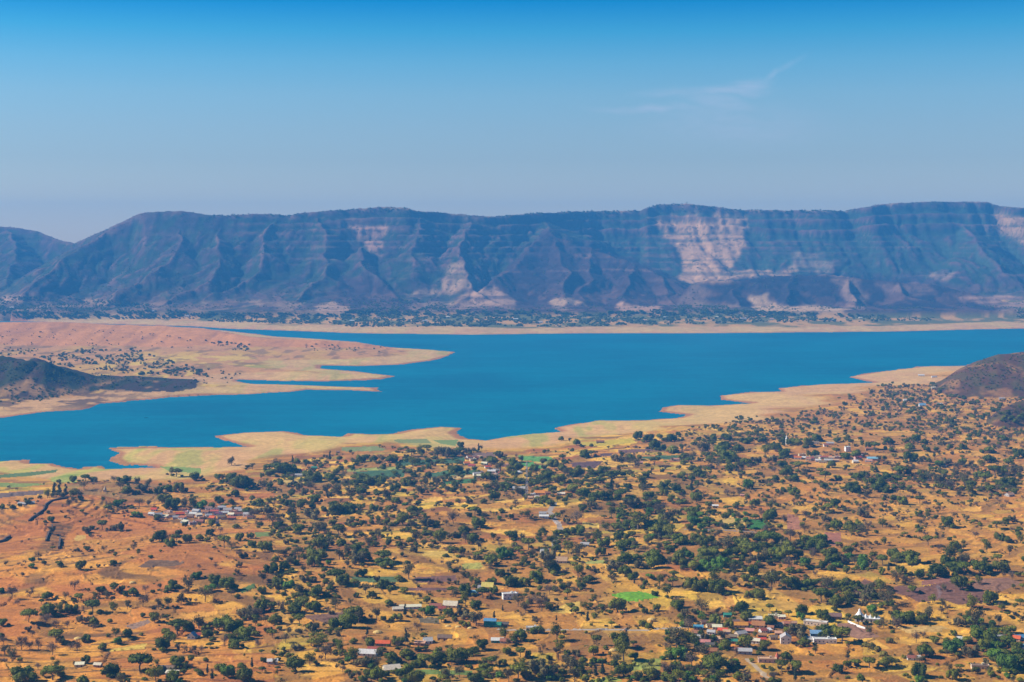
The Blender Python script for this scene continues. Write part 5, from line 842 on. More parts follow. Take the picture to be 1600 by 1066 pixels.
for k in 'dgbortys':
    for j, (cm, tm, st_) in enumerate(PROTO[k]):
        me = cm.copy(); b0 = len(cm.vertices)
        V1 = np.empty(b0 * 3, np.float32); cm.vertices.foreach_get('co', V1); V2 = np.empty(len(tm.vertices) * 3, np.float32); tm.vertices.foreach_get('co', V2)
        F1 = [tuple(q_.vertices) for q_ in cm.polygons]; F2 = [tuple(v + b0 for v in q_.vertices) for q_ in tm.polygons]
        me = bpy.data.meshes.new('k'); me.from_pydata(np.concatenate([V1, V2]).reshape(-1, 3).tolist(), [], F1 + F2)
        me.materials.append(cm.materials[0]); me.materials.append(BARK)
        mi = np.zeros(len(F1) + len(F2), np.int32); mi[len(F1):] = 1; me.polygons.foreach_set('material_index', mi)
        o = bpy.data.objects.new('kind_%02d' % len(order), me); src.objects.link(o); order.append(k)
IDX = {k: [i for i, q_ in enumerate(order) if q_ == k] for k in 'dgbortys'}
def scatter(name, label, items):
    """items: (x, y, z, width, height, kind)"""
    me = bpy.data.meshes.new(name); me.from_pydata([i[:3] for i in items], [], []); n = len(items)
    a = me.attributes.new('idx', 'INT', 'POINT'); a.data.foreach_set('value', [rt.choice(IDX[i[5]]) for i in items])
    a = me.attributes.new('rot', 'FLOAT_VECTOR', 'POINT'); a.data.foreach_set('vector', [v for i in items for v in (0, 0, rt.uniform(0, 6.28))])
    a = me.attributes.new('scl', 'FLOAT_VECTOR', 'POINT'); a.data.foreach_set('vector', [v for i in items for v in (i[3], i[3], i[4])])
    o = link(name, me); md = o.modifiers.new('scatter', 'NODES'); md.node_group = SG; md[SID] = src
    return tag(o, label, kind='stuff')
small = [(p.x, p.y, p.z - .1, wm, wm * rt.uniform(.8, 1.1), k) for p, wm, k, px, py, wpx in rest]
# undergrowth at the feet of the larger trees, so that clumps run together
for t_ in TREES:
    p, wm, k = t_[0], t_[1], t_[2]
    if t_[5] < 10 or k in 'tr': continue
    for _ in range(rt.choice((1, 2, 2, 3, 4))):
        a_ = rt.uniform(0, 6.28); r_ = wm * rt.uniform(.35, .75); w_s = wm * rt.uniform(.22, .55)
        x_ = p.x + r_ * math.cos(a_) * 1.2; y_ = p.y + r_ * math.sin(a_)
        small.append((x_, y_, zat(x_, y_) - .2, w_s, w_s * rt.uniform(.6, 1.0), rt.choice({'d': 'ddgs', 'g': 'gdso', 'b': 'bgs', 'o': 'osrg', 'y': 'ys'}[k])))
# filler: young trees and scrub, mostly along the banks between the fields
rs = np.random.default_rng(77)
bankiness = (edge < .10) | ((edge2 < .07) & strip)
dens = fbm(Xn / 160, Yn / 160, 3, 201); dens2 = fbm(Xn / 40, Yn / 40, 2, 203)
own = fi[:nl - 1]
pr = (Dp[:nl] > 330) * (~(m_mtn | m_right | m_right2 | m_dark)[:nl]) * (PYP[:nl] > 600) * (PYP[:nl] < 1110) * (Yn < 5400) * ~pen[:nl]
area = np.gradient(YS[:nl])[:, None] * (2.0 / F * Yn)
lam = area * pr * (.00006 + .00110 * bankiness * sstep(.42, .62, dens) + .0052 * bankiness * sstep(.56, .70, dens2) + .0012 * sstep(.56, .70, dens) * sstep(.45, .6, dens2))
lam *= np.where((Un < 420) & (Yn < 2950), .45, 1.0) * np.where(Un > 1000, 1.25, 1.0) * np.where(Yn > 2400, 1.1, .8)
lam[:-1, :-1] *= np.where((own[:, :] > 4), .04, 1.0)
hit = np.argwhere(rs.random(lam.shape) < lam * 2.3)
bushes = []
for i, j in hit:
    k = rt.choices('sgdorys', weights=[5, 3.5, 3, 4, 5, .5, 3])[0]
    w = {'s': rt.uniform(2, 5), 'g': rt.uniform(4, 9), 'd': rt.uniform(4, 9.5), 'o': rt.uniform(4, 9), 'r': rt.uniform(4, 9), 'y': rt.uniform(2.5, 5)}[k]
    if Yn[i, j] > 2500: w *= 1.15
    bushes.append((Xn[i, j] + rt.uniform(-2, 2), Yn[i, j] + rt.uniform(-2, 2), Zn[i, j] - .15, w, w * rt.uniform(.7, 1.05), k))
print('single', len(single), 'rest', len(rest), 'bushes', len(bushes))
scatter('scattered_trees', 'small trees and bushes dotted over the plain beyond the larger ones', small + bushes)
# right hand slope and shore groves, peninsula grove, the far shore belt: (polygon in the photograph, count, weights, width range)
ZONES = [
 ('stream_thickets', 'merged thickets of trees along the streams of the plain', [([(400,738),(560,718),(700,700),(800,712),(1000,742),(1150,700),(1160,740),(1010,790),(900,800),(780,772),(560,790),(440,800)], 520, 'dgdogs', (6, 15)),
   ([(965,800),(1010,780),(1110,775),(1330,862),(1345,885),(1230,905),(1040,880),(960,850)], 260, 'dgdogb', (7, 15)), ([(560,790),(700,800),(690,850),(560,860),(420,850),(430,800)], 190, 'dgogs', (5, 12)), ([(440,850),(560,860),(520,960),(380,1010),(330,1000),(420,930)], 150, 'dgogs', (5, 11)),
   ([(540,1020),(700,1030),(900,1035),(1060,1030),(1120,1066),(540,1068)], 190, 'dgogbs', (4, 10)), ([(1060,945),(1095,960),(1130,1015),(1160,1050),(1060,1066),(1040,1000)], 90, 'dgob', (5, 11)), ([(1210,905),(1390,920),(1410,975),(1360,955),(1240,925)], 110, 'dgo', (6, 12)),
   ([(1500,960),(1560,980),(1600,1020),(1600,1066),(1540,1030)], 80, 'dgb', (6, 12)), ([(1330,740),(1600,735),(1600,775),(1450,765),(1330,760)], 260, 'dgogr', (5, 12)), ([(800,830),(900,840),(930,940),(840,960),(790,900)], 110, 'dgog', (5, 11))]),
 ('shore_grove', 'dense band of small trees below the brown hill on the right', [([(1310,625),(1345,612),(1400,598),(1460,600),(1480,616),(1600,640),(1600,664),(1480,650),(1320,640)], 330, 'ddgogr', (6, 15)), ([(1130,655),(1240,645),(1330,640),(1420,650),(1600,672),(1600,690),(1330,672),(1140,682)], 330, 'dgogdr', (6, 13)), ([(1020,690),(1120,664),(1250,668),(1330,676),(1330,690),(1110,700)], 150, 'dgog', (6, 13)), ([(1420,640),(1600,655),(1600,700),(1380,690)], 120, 'dgor', (5, 12))]),
 ('peninsula_grove', 'loose dark grove on the spur across the water', [([(55,560),(120,548),(210,545),(230,555),(300,570),(330,590),(230,588),(160,580),(90,572)], 420, 'ddgo', (7, 15)), ([(0,545),(60,545),(60,556),(0,556)], 30, 'dgo', (7, 13)), ([(320,533),(400,540),(405,550),(360,548)], 45, 'dgo', (7, 14)), ([(0,512),(300,520),(300,545),(0,540)], 90, 'gor', (5, 11)), ([(470,537),(610,543),(610,552),(480,548)], 40, 'go', (6, 11)), ([(300,575),(380,585),(360,600),(300,600)], 30, 'dgo', (6, 12))]),
 ('hill_scrub', 'dark scrub on the low hills at both edges', [([(1465,600),(1500,580),(1540,562),(1600,550),(1660,545),(1660,610),(1480,612)], 520, 'sorgs', (3.5, 8)), ([(1560,648),(1600,632),(1660,630),(1660,660),(1560,660)], 90, 'sors', (3, 7)), ([(0,562),(110,580),(310,598),(330,606),(150,610),(0,640)], 420, 'dsos', (4, 9))]),
 ('far_shore_woodland', 'belt of dark trees along the far shore under the mountains', [([(-20,478),(200,484),(330,488),(330,499),(-20,497)], 900, 'ddgg', (9, 17)), ([(320,488),(540,492),(540,508),(320,503)], 800, 'ddgg', (9, 17)), ([(530,486),(640,480),(760,486),(900,486),(900,511),(540,511)], 1500, 'dddg', (10, 19)), ([(560,475),(640,465),(700,478),(700,488),(560,488)], 260, 'ddgo', (9, 16)), ([(890,490),(1060,484),(1160,486),(1300,490),(1380,494),(1400,503),(1160,505),(890,511)], 1500, 'dddg', (10, 19)), ([(1060,478),(1130,478),(1180,490),(1060,490)], 260, 'ddg', (9, 16)), ([(1400,496),(1470,497),(1470,502),(1400,502)], 60, 'dg', (8, 14)), ([(1585,482),(1650,478),(1650,503),(1590,503)], 70, 'dg', (9, 16)), ([(0,463),(120,466),(240,476),(240,484),(0,484)], 500, 'dgg', (9, 15))]),
 ('plateau_trees', 'thin line of small trees on the mountain rim', [([(320,331),(480,332),(480,338),(320,340)], 60, 'dg', (8, 16)), ([(500,322),(720,325),(720,334),(500,332)], 110, 'dg', (8, 15)), ([(790,332),(1000,326),(1000,333),(790,339)], 150, 'dg', (8, 16)), ([(1010,318),(1120,318),(1320,327),(1320,334),(1150,333),(1010,330)], 260, 'dg', (8, 18)), ([(1340,318),(1600,314),(1600,328),(1340,328)], 60, 'dg', (8, 14))]),
]
for name, label, zs in ZONES:
    items = []
    for poly, n, ks, (w0, w1) in zs:
        x0 = min(q_[0] for q_ in poly); x1 = max(q_[0] for q_ in poly); y0 = min(q_[1] for q_ in poly); y1 = max(q_[1] for q_ in poly); got = 0; tries = 0
        while got < n and tries < n * 12:
            tries += 1; a = rt.uniform(x0, x1); b = rt.uniform(y0, y1)
            if not inpoly(np.array([a]), np.array([b]), poly)[0]: continue
            cl = float(fbm(np.array([a / 11.]), np.array([b / 4.]), 2, 211)[0])
            if rt.random() > sstep(.32, .60, cl): continue
            p = ground(a, b)
            if p is None or (p.z < 1.0 and p.y < 9000): continue
            w = rt.uniform(w0, w1); k = rt.choice(ks); got += 1
            items.append((p.x, p.y + rt.uniform(-6, 6), p.z - .3, w, w * rt.uniform(.75, 1.05), k))
    scatter(name, label, items)
# dark bushes that dot the mountain slopes and benches
it = []
cand = np.argwhere((m_mtn[mr0:]) & (vis[mr0:] >= PYP[mr0:] - .5) & (Xr ** 2 < 4800 ** 2) & (Yr < YC[mm]) & (rs.random(Xr.shape) < .10 * sstep(.42, .62, fbm(Xr / 90, Yr / 150, 3, 221))))
for i, j in cand[:]:
    w = rt.uniform(6, 13); it.append((Xr[i, j], Yr[i, j], Zr[i, j] - .5, w, w * .8, rt.choice('dds')))
print('mountain scrub', len(it))
scatter('mountain_scrub', 'dark scrub dotted over the mountain slopes', it)
# ------------------------------------------------------------------ houses
WALLC = {'white': (.74,.72,.68), 'cream': (.66,.54,.38), 'pink': (.62,.40,.32), 'grey': (.42,.40,.38), 'blue': (.30,.42,.58), 'mud': (.38,.24,.14), 'yellow': (.66,.48,.14), 'green': (.06,.34,.22)}
ROOFC = {'red tiled': (.38,.10,.06), 'orange tiled': (.62,.15,.04), 'rusty': (.33,.13,.075), 'grey tin': (.40,.37,.36), 'white': (.60,.57,.54), 'blue': (.10,.26,.44), 'cream': (.66,.58,.42), 'brown': (.22,.14,.10), 'yellow': (.66,.50,.12), 'green': (.05,.24,.16), 'pinkish': (.55,.27,.19), 'dark': (.13,.11,.10), 'sky blue': (.20,.40,.54)}
def wmat(c): return mat_flat(c + '_wall', WALLC[c], var=.14, scale=.5, objvar=.08)
def rmat(c): return mat_flat(c.replace(' ', '_') + '_roof', ROOFC[c], var=.22, scale=.6, objvar=.10)
GLASS = mat_flat('dark_opening', (.035,.038,.045), rough=.25, var=.1, spec=.5)
WOOD = mat_flat('door_wood', (.14,.075,.04), var=.2)
FRAME = mat_flat('window_frame', (.50,.48,.44), var=.1)
def openings(root, w, d, z0, h, nwin, door=True, big=False):
    """windows and a door on the wall facing the camera (-y) and on the sunny side (-x)"""
    n = nwin + (1 if door else 0); ww = min(1.3 if not big else 1.7, w / (n * 1.6)); wh = min(1.2, h * .42)
    for i in range(n):
        cx = -w / 2 + w * (i + .5) / n
        if door and i == n // 2:
            MB().box(cx - .55, cx + .55, -d/2 - .06, -d/2 + .05, z0, z0 + min(2.1, h * .75)).build('door', WOOD, root)
        else:
            f = MB().box(cx - ww/2 - .1, cx + ww/2 + .1, -d/2 - .05, -d/2 + .05, z0 + h*.38 - .1, z0 + h*.38 + wh + .1).build('window', FRAME, root)
            MB().box(cx - ww/2, cx + ww/2, -d/2 - .09, -d/2 + .04, z0 + h*.38, z0 + h*.38 + wh).build('pane', GLASS, f)
    m_ = max(1, int(d // 4))
    for i in range(m_):
        cy = -d / 2 + d * (i + .5) / m_
        f = MB().box(-w/2 - .05, -w/2 + .05, cy - ww/2 - .1, cy + ww/2 + .1, z0 + h*.38 - .1, z0 + h*.38 + wh + .1).build('window', FRAME, root)
        MB().box(-w/2 - .09, -w/2 + .04, cy - ww/2, cy + ww/2, z0 + h*.38, z0 + h*.38 + wh).build('pane', GLASS, f)
HOUSES = []
def house(px, py, w, d, h, kind, wall, roof, rot=0, grp=None, nwin=2, storeys=1, label=None, cat='house', name=None):
    p = ground(px, py)
    nm_ = name or ('flat_roofed_house' if kind == 'flat' else 'gabled_house')
    root = empty(nm_, (p.x, p.y + d/2, p.z - .1), R(rot)); H_ = h * storeys
    MB().box(-w/2, w/2, -d/2, d/2, -1.8, H_).build('wall', wmat(wall), root)
    if kind == 'flat':
        r_ = MB().box(-w/2 - .3, w/2 + .3, -d/2 - .3, d/2 + .3, H_ + .003, H_ + .22)
        r_.build('roof', rmat(roof), root)
        pm = MB()
        pm.box(-w/2, w/2, -d/2, -d/2 + .2, H_ + .223, H_ + .85).box(-w/2, w/2, d/2 - .2, d/2, H_ + .223, H_ + .85).box(-w/2, -w/2 + .2, -d/2 + .203, d/2 - .203, H_ + .223, H_ + .85).box(w/2 - .2, w/2, -d/2 + .203, d/2 - .203, H_ + .223, H_ + .85)
        pm.build('parapet', wmat(wall), root)
        if w > 7: MB().box(w*.12, w*.12 + 2.2, .2, 2.3, H_ + .223, H_ + 2.1).build('stair_head', wmat(wall), root)
    else:
        rh = {'gable': .30, 'steep': .44, 'shed': .20}[kind] * d; t = .14; o = .55
        if kind == 'shed':
            MB().poly([(-w/2-o,-d/2-o,H_+.01),(w/2+o,-d/2-o,H_+.01),(w/2+o,d/2+o,H_+rh),(-w/2-o,d/2+o,H_+rh),(-w/2-o,-d/2-o,H_+.15),(w/2+o,-d/2-o,H_+.15),(w/2+o,d/2+o,H_+rh+.14),(-w/2-o,d/2+o,H_+rh+.14)],
                      [(0,3,2,1),(4,5,6,7),(0,1,5,4),(1,2,6,5),(2,3,7,6),(3,0,4,7)]).build('roof', rmat(roof), root)
        else:
            for gx in (-w/2, w/2): MB().poly([(gx,-d/2,H_),(gx,d/2,H_),(gx,0,H_+rh-.05)], [(0,1,2)]).build('gable_end', wmat(wall), root)
            for s in (-1, 1):
                ey = s * (d/2 + o); ez = H_ - rh * o / (d/2)
                MB().poly([(-w/2-o,ey,ez),(w/2+o,ey,ez),(w/2+o,0,H_+rh),(-w/2-o,0,H_+rh),(-w/2-o,ey,ez+t),(w/2+o,ey,ez+t),(w/2+o,0,H_+rh+t),(-w/2-o,0,H_+rh+t)],
                          [(0,1,2,3),(7,6,5,4),(0,4,5,1),(1,5,6,2),(2,6,7,3),(3,7,4,0)]).build('roof', rmat(roof), root)
            if s and w > 8: MB().bar((-w/2-o, 0, H_+rh+t+.03), (w/2+o, 0, H_+rh+t+.03), .14, n=6).build('ridge', rmat(roof), root)
    for s in range(storeys): openings(root, w, d, s * h + .05, h, nwin, door=(s == 0))
    root['category'] = cat
    if grp: root['group'] = grp
    HOUSES.append([root, px, py, kind, wall, roof, grp, label, storeys, w])
    return root
rh = random.Random(31)
def village(spec, grp):
    for s in spec.split(';'):
        a = [q_.strip() for q_ in s.split(',')]
        px, py, w, d = map(float, a[:4]); house(px, py, w * .92, d * .95, rh.uniform(2.6, 3.3), a[4], a[5], a[6], float(a[7]) if len(a) > 7 else rh.uniform(-25, 25), grp, 2 if w > 7 else 1, int(a[8]) if len(a) > 8 else 1)
LOW = 'houses of the lower village'
village("1092,984,11,7,gable,pink,blue,-8; 1090,993,12,8,gable,white,rusty,-12; 1096,1001,13,8,gable,grey,grey tin,-14; 1102,1008,12,7,gable,grey,pinkish,-10; 1110,1012,10,7,gable,cream,dark,-8; 1088,999,8,6,gable,white,blue,-15;"
 "1110,981,9,6,gable,cream,brown,12; 1121,984,11,7,gable,cream,cream,-5; 1130,989,11,7,gable,cream,orange tiled,-12; 1136,992,8,6,shed,blue,pinkish,-6; 1112,992,9,6,gable,white,grey tin,-20; 1100,976,8,6,gable,mud,brown,20;"
 "1158,981,17,9,gable,pink,orange tiled,-4; 1168,980,10,8,gable,white,orange tiled,35; 1186,981,15,9,steep,cream,red tiled,-14; 1193,990,8,7,gable,white,red tiled,20; 1150,975,8,6,gable,mud,brown,8; 1181,971,16,8,shed,white,white,-6;"
 "1210,967,13,8,flat,cream,cream,-6; 1222,968,9,6,shed,pink,cream,0; 1206,977,10,6,gable,mud,grey tin,-8; 1217,980,12,7,shed,pink,pinkish,-5; 1230,978,9,6,gable,mud,rusty,-12; 1240,978,8,5,gable,grey,pinkish,10;"
 "1158,994,13,8,gable,cream,grey tin,28; 1172,990,10,7,shed,grey,pinkish,-15; 1146,999,9,6,gable,mud,brown,-18; 1201,989,7,6,shed,white,white,18; 1180,1006,12,7,gable,white,cream,-18; 1191,1005,9,7,gable,mud,orange tiled,5;"
 "1146,1006,10,6,gable,mud,green,-4; 1143,1014,8,6,gable,pink,orange tiled,-14; 1112,1022,12,8,gable,pink,red tiled,-4; 1165,1023,15,8,shed,grey,grey tin,-6; 1154,1019,8,6,gable,mud,rusty,10; 1137,965,9,6,gable,green,green,0;"
 "1192,997,10,6,gable,mud,rusty,-10; 1209,1000,9,6,gable,mud,brown,12; 1125,1002,8,6,gable,cream,pinkish,-18; 1134,1001,8,6,gable,mud,rusty,12; 1105,1016,7,5,gable,cream,yellow,0; 1217,993,8,6,gable,mud,pinkish,-8; 1098,1019,7,5,gable,mud,cream,14; 1205,984,7,5,gable,pink,rusty,-20", LOW)
house(1229, 1007, 12, 11, 3.4, 'gable', 'white', 'grey tin', 84, LOW, 2, 2, label='two storey white house with grey gable roof below the big round tree')
house(1276, 978, 26, 8, 4.2, 'flat', 'cream', 'white', -24, None, 6, 1, label='long white walled building with a row of windows above the school', cat='school', name='school_building')
house(1290, 1006, 24, 8, 4.4, 'flat', 'white', 'white', -3, None, 5, 1, label='white single storey block with dark window row and red lintel', cat='school', name='school_building')
house(1277, 995, 13, 9, 3.4, 'gable', 'blue', 'sky blue', -6, None, 1, 1, label='small house with sky blue roof tucked behind the white block')
house(1265, 1003, 11, 7, 2.8, 'shed', 'grey', 'grey tin', -25, None, 1, 1, label='grey lean-to shed left of the white school block', cat='shed', name='shed')
house(1303, 968, 18, 9, 3.6, 'gable', 'mud', 'brown', -4, None, 2, 1, label='long brown roofed barn between the school and the temple', cat='barn', name='barn')
house(1200, 1036, 18, 8, 3.6, 'flat', 'pink', 'pinkish', -4, None, 3, 1, label='pink flat roofed village hall on the gold field', cat='hall', name='village_hall')
HILL = 'houses of the hillside village'
rows = ["rusty","red tiled","grey tin","white","orange tiled","pinkish","brown","cream"]
pts = [(236,806),(246,808),(255,810),(262,803),(268,808),(274,812),(280,806),(284,812),(290,803),(296,810),(301,806),(306,801),(310,808),(316,812),(321,803),(325,808),(331,812),(334,802),(340,806),(345,811),(351,804),(355,800),(360,807),(366,802),(372,806),(378,801),(352,812),(362,813),(338,798),(326,797),(346,796),(371,798),(288,818),(300,820),(312,818),(386,807),(240,799),(284,798),(392,811),(335,818)]
for i, (a_, b_) in enumerate(pts):
    rc = ['grey tin','rusty','red tiled','white','pinkish','orange tiled','brown','cream','grey tin','red tiled'][(i * 7 + 3) % 10]; wc = ['white','cream','mud','pink','grey','white','blue'][(i * 5) % 7]
    house(a_, b_, rh.uniform(9, 15), rh.uniform(7, 9), rh.uniform(3, 4), ['gable','gable','shed','flat','gable'][i % 5], wc, rc, rh.uniform(-30, 30), HILL, 1)
BAY = 'houses of the bay hamlet'
for i, (a_, b_) in enumerate([(733,716),(739,721),(744,718),(749,716),(757,727),(763,724),(729,727),(737,730),(745,743),(751,741),(757,744),(750,747),(768,740),(772,744),(769,749),(775,737),(783,742),(790,729),(806,727),(812,741),(762,732)]):
    house(a_, b_, rh.uniform(9, 16), rh.uniform(7, 10), rh.uniform(3.2, 4.6), ['gable','flat','gable','shed'][i % 4], ['white','cream','pink','white','grey'][i % 5], ['red tiled','white','pinkish','grey tin','orange tiled','cream','rusty'][(i * 3) % 7], rh.uniform(-25, 25), BAY, 1)
MASTV = 'houses around the lattice mast'
village("811,766,24,11,gable,white,grey tin,-6; 820,776,12,8,gable,pink,rusty,5; 833,775,9,8,flat,white,white,0; 844,773,20,12,gable,pink,orange tiled,-8; 856,773,10,7,gable,mud,rusty,12; 877,774,14,8,shed,cream,cream,-8; 867,771,9,7,gable,mud,pinkish,5; 848,805,12,8,gable,cream,grey tin,0; 850,810,16,8,shed,white,white,-4; 829,780,9,7,gable,pink,pinkish,-10; 839,779,8,7,gable,white,cream,15; 767,738,9,7,gable,pink,orange tiled,0", MASTV)
UP = 'houses of the upper village'
for i, (a_, b_) in enumerate([(1240,716),(1247,718),(1254,713),(1259,718),(1266,719),(1273,718),(1280,716),(1287,717),(1294,716),(1300,718),(1307,717),(1313,716),(1286,724),(1295,722),(1345,714),(1352,716),(1358,722),(1337,724),(1350,711),(1275,694),(1298,695),(1291,698),(1264,720),(1305,722),(1279,722),(1341,718)]):
    house(a_, b_, rh.uniform(10, 18), rh.uniform(7, 9), rh.uniform(3, 4.2), ['gable','gable','flat','shed'][i % 4], ['pink','white','cream','mud','white'][i % 5], ['rusty','pinkish','red tiled','grey tin','orange tiled','white','brown'][(i * 4) % 7], rh.uniform(-20, 20), UP, 1)
house(1325, 706, 11, 9, 3.2, 'flat', 'white', 'white', 10, None, 2, 3, label='tall white cube house rising above the upper village')
house(1366, 720, 26, 12, 4.2, 'shed', 'grey', 'sky blue', 0, None, 2, 1, label='large shed with pale blue roof right of the upper village', cat='shed', name='shed')
# scattered farms
FARM = [
 (299,999,9,10,'steep','white','sky blue',82,2,'small white house with sky blue gable between dark trees'),
 (308,997,7,7,'gable','white','red tiled',10,1,'white annex with red roof right of the blue gabled house'),
 (574,1026,22,12,'gable','white','white',-10,3,'farmhouse with large pale metal roof near the bottom centre'),
 (585,1019,16,7,'gable','pink','red tiled',-8,2,'red roofed wing behind the pale metal farmhouse roof'),
 (598,1010,18,9,'gable','mud','orange tiled',-6,2,'long orange tiled house behind the red roofed wing'),
 (611,1051,19,13,'gable','cream','cream',18,2,'cream roofed barn surrounded by trees at bottom centre'),
 (668,1006,11,8,'steep','white','white',14,1,'small bright white house on the straight farm track'),
 (656,1009,13,7,'shed','mud','pinkish',-10,1,'low brown shed left of the small bright white house'),
 (695,1001,18,9,'gable','mud','brown',-5,2,'brown roofed barn right of the small bright white house'),
 (777,1005,15,8,'shed','green','white',-2,2,'green fronted shed with white edge on the track'),
 (792,1006,16,8,'gable','grey','rusty',-12,2,'long rusty shed joined right of the green fronted shed'),
 (770,980,22,9,'gable','green','green',-8,2,'long green roofed shed in the open gold field'),
 (766,974,16,8,'gable','white','blue',-10,1,'blue roofed hut just behind the green roofed shed'),
 (788,979,11,7,'gable','mud','dark',-6,1,'dark roofed hut right of the green roofed shed'),
 (704,950,20,11,'steep','cream','cream',-12,2,'tall cream roofed farmhouse in the centre grove'),
 (690,955,10,8,'gable','pink','red tiled',6,1,'red roofed cottage in front of the cream farmhouse'),
 (641,952,30,8,'shed','white','cream',8,4,'long pale shed partly hidden by poplars'),
 (622,955,16,8,'gable','cream','cream',12,2,'cream shed left of the long pale shed'),
 (680,950,16,8,'gable','grey','rusty',-5,2,'rusty roofed barn between the pale sheds'),
 (762,921,17,12,'steep','yellow','yellow',-8,2,'yellow roofed farmhouse among dark trees'),
 (752,921,10,8,'gable','grey','grey tin',10,1,'small grey shed left of the yellow roofed farmhouse'),
 (737,929,18,8,'gable','white','sky blue',-25,2,'pale blue roofed shed behind dark trees'),
 (832,986,16,8,'flat','white','white',-3,3,'white box house on the straight pale track'),
 (851,866,13,9,'steep','white','white',12,2,'white gabled house beside the winding road'),
 (914,854,14,9,'gable','blue','grey tin',-6,1,'blue walled house with grey roof in the central grove'),
 (878,880,18,12,'steep','pink','pinkish',-8,2,'pinkish pyramid roofed barn right of the white gabled house'),
 (801,932,16,9,'flat','grey','grey tin',-4,1,'low pale grey house left of the brown thicket'),
 (425,1038,12,7,'shed','white','white',6,1,'tiny white hut among the young round trees'),
 (1426,1032,11,7,'gable','white','rusty',-5,1,'small white shed with brown roof beside a dark tree'),
 (1437,1032,6,6,'shed','white','white',14,1,'tiny white outhouse right of the small white shed'),
 (1533,1046,20,8,'flat','cream','brown',-6,3,'flat brown roofed shelter with white posts near the bottom right'),
 (1505,1003,12,7,'shed','white','white',-14,1,'white lean-to left of the dark tree grove'),
 (1577,1000,18,10,'gable','mud','brown',22,2,'dark brown roofed house at the right edge'),
 (1586,1002,16,9,'gable','pink','orange tiled',-28,2,'orange roofed house at the right edge'),
 (1596,1001,14,9,'gable','blue','blue',10,1,'blue roofed house cut by the right edge'),
 (1560,1001,12,8,'gable','grey','grey tin',0,1,'grey house half hidden by trees at right'),
 (1598,1016,14,8,'shed','white','sky blue',0,1,'pale blue roof lowest at the right edge'),
 (123,1043,10,7,'shed','cream','cream',10,1,'cream hut below the single round tree lower left'),
 (152,1043,9,6,'gable','mud','cream',-12,1,'little pale thatched hut on the lower left path'),
 (259,1050,20,9,'gable','mud','brown',-8,2,'brown roofed farmhouse with pale yard lower left'),
 (268,1056,14,7,'shed','white','cream',-4,1,'long cream shed in front of the brown roofed farmhouse'),
 (122,1041,7,5,'gable','mud','rusty',30,1,'rusty roofed hut beside the cream hut lower left'),
 (469,738,18,10,'gable','pink','red tiled',-6,2,'red roofed farmhouse right of the dense shore grove'),
 (467,745,20,10,'gable','white','grey tin',0,2,'grey roofed house with white walls by the dense shore grove'),
 (491,733,14,8,'gable','green','green',-4,1,'small teal roofed house on the green shore strip'),
 (452,746,14,9,'gable','mud','brown',14,1,'brown hut at the foot of the dense shore grove'),
 (528,708,9,7,'gable','mud','brown',0,1,'single brown hut on the silt flat'),
 (938,692,22,8,'gable','mud','rusty',0,2,'rusty roofed barn on the mustard field'),
 (1000,725,14,8,'gable','cream','pinkish',0,1,'pinkish roofed house beside the dark crop strip'),
 (1055,720,20,8,'gable','white','pinkish',-4,2,'long white farmhouse right of the dark crop strip'),
 (1118,793,12,7,'shed','white','white',-4,1,'white roofed hut by the red hedge bank'),
 (1160,776,8,6,'gable','pink','pinkish',-4,1,'pink hut under the small tree right of centre'),
 (34,790,17,8,'gable','grey','grey tin',-12,2,'grey metal roofed barn behind the bare mound'),
 (48,788,13,8,'gable','grey','grey tin',14,1,'smaller grey shed right of the metal roofed barn'),
 (1208,719,16,14,'steep','yellow','yellow',6,1,'yellow pyramid roofed temple house left of the upper village'),
 (1360,703,22,9,'gable','mud','red tiled',-4,2,'dark red roofed barn above the upper village'),
 (1475,730,12,8,'shed','white','white',0,1,'white hut in the middle of the right plain'),
 (1579,776,16,12,'gable','grey','pinkish',30,1,'grey pink heap roofed barn on the right plain'),
 (1440,588,26,12,'gable','cream','white',-8,2,'white roofed farmhouse near the shore below the brown hill'),
 (1460,590,22,10,'gable','white','grey tin',6,2,'grey roofed farmhouse next to the brown hill'),
 (1416,627,18,9,'gable','white','white',0,1,'small white house in the shore grove'),
 (1442,635,22,14,'steep','white','sky blue',0,2,'white and pale blue gabled house in the shore grove'),
 (1469,633,18,10,'gable','white','grey tin',-8,1,'white house right of the pale blue gabled house'),
 (1459,607,18,10,'gable','cream','cream',6,1,'cream hut on the slope under the brown hill'),
 (1566,624,18,9,'gable','grey','grey tin',-6,1,'grey shed at the foot of the small brown hill'),
]
for a_ in FARM:
    px, py, w, d, kind, wall, roof, rot, nw, lb_ = a_
    shed = 'shed' in lb_ or 'hut' in lb_ or 'outhouse' in lb_ or 'lean-to' in lb_; barn = 'barn' in lb_ or 'shelter' in lb_
    house(px, py, w * .84, d * .86, 2.7 if shed else 3.2, kind, wall, roof, rot, None, nw, 1, label=lb_, cat='shed' if shed else ('barn' if barn else 'house'), name='shed' if shed else ('barn' if barn else None))
hb_ = house(796, 937, 17, 9, 3.3, 'flat', 'white', 'white', 12, None, 3, 2, label='white two storey block with roof terrace beside the brown thicket')
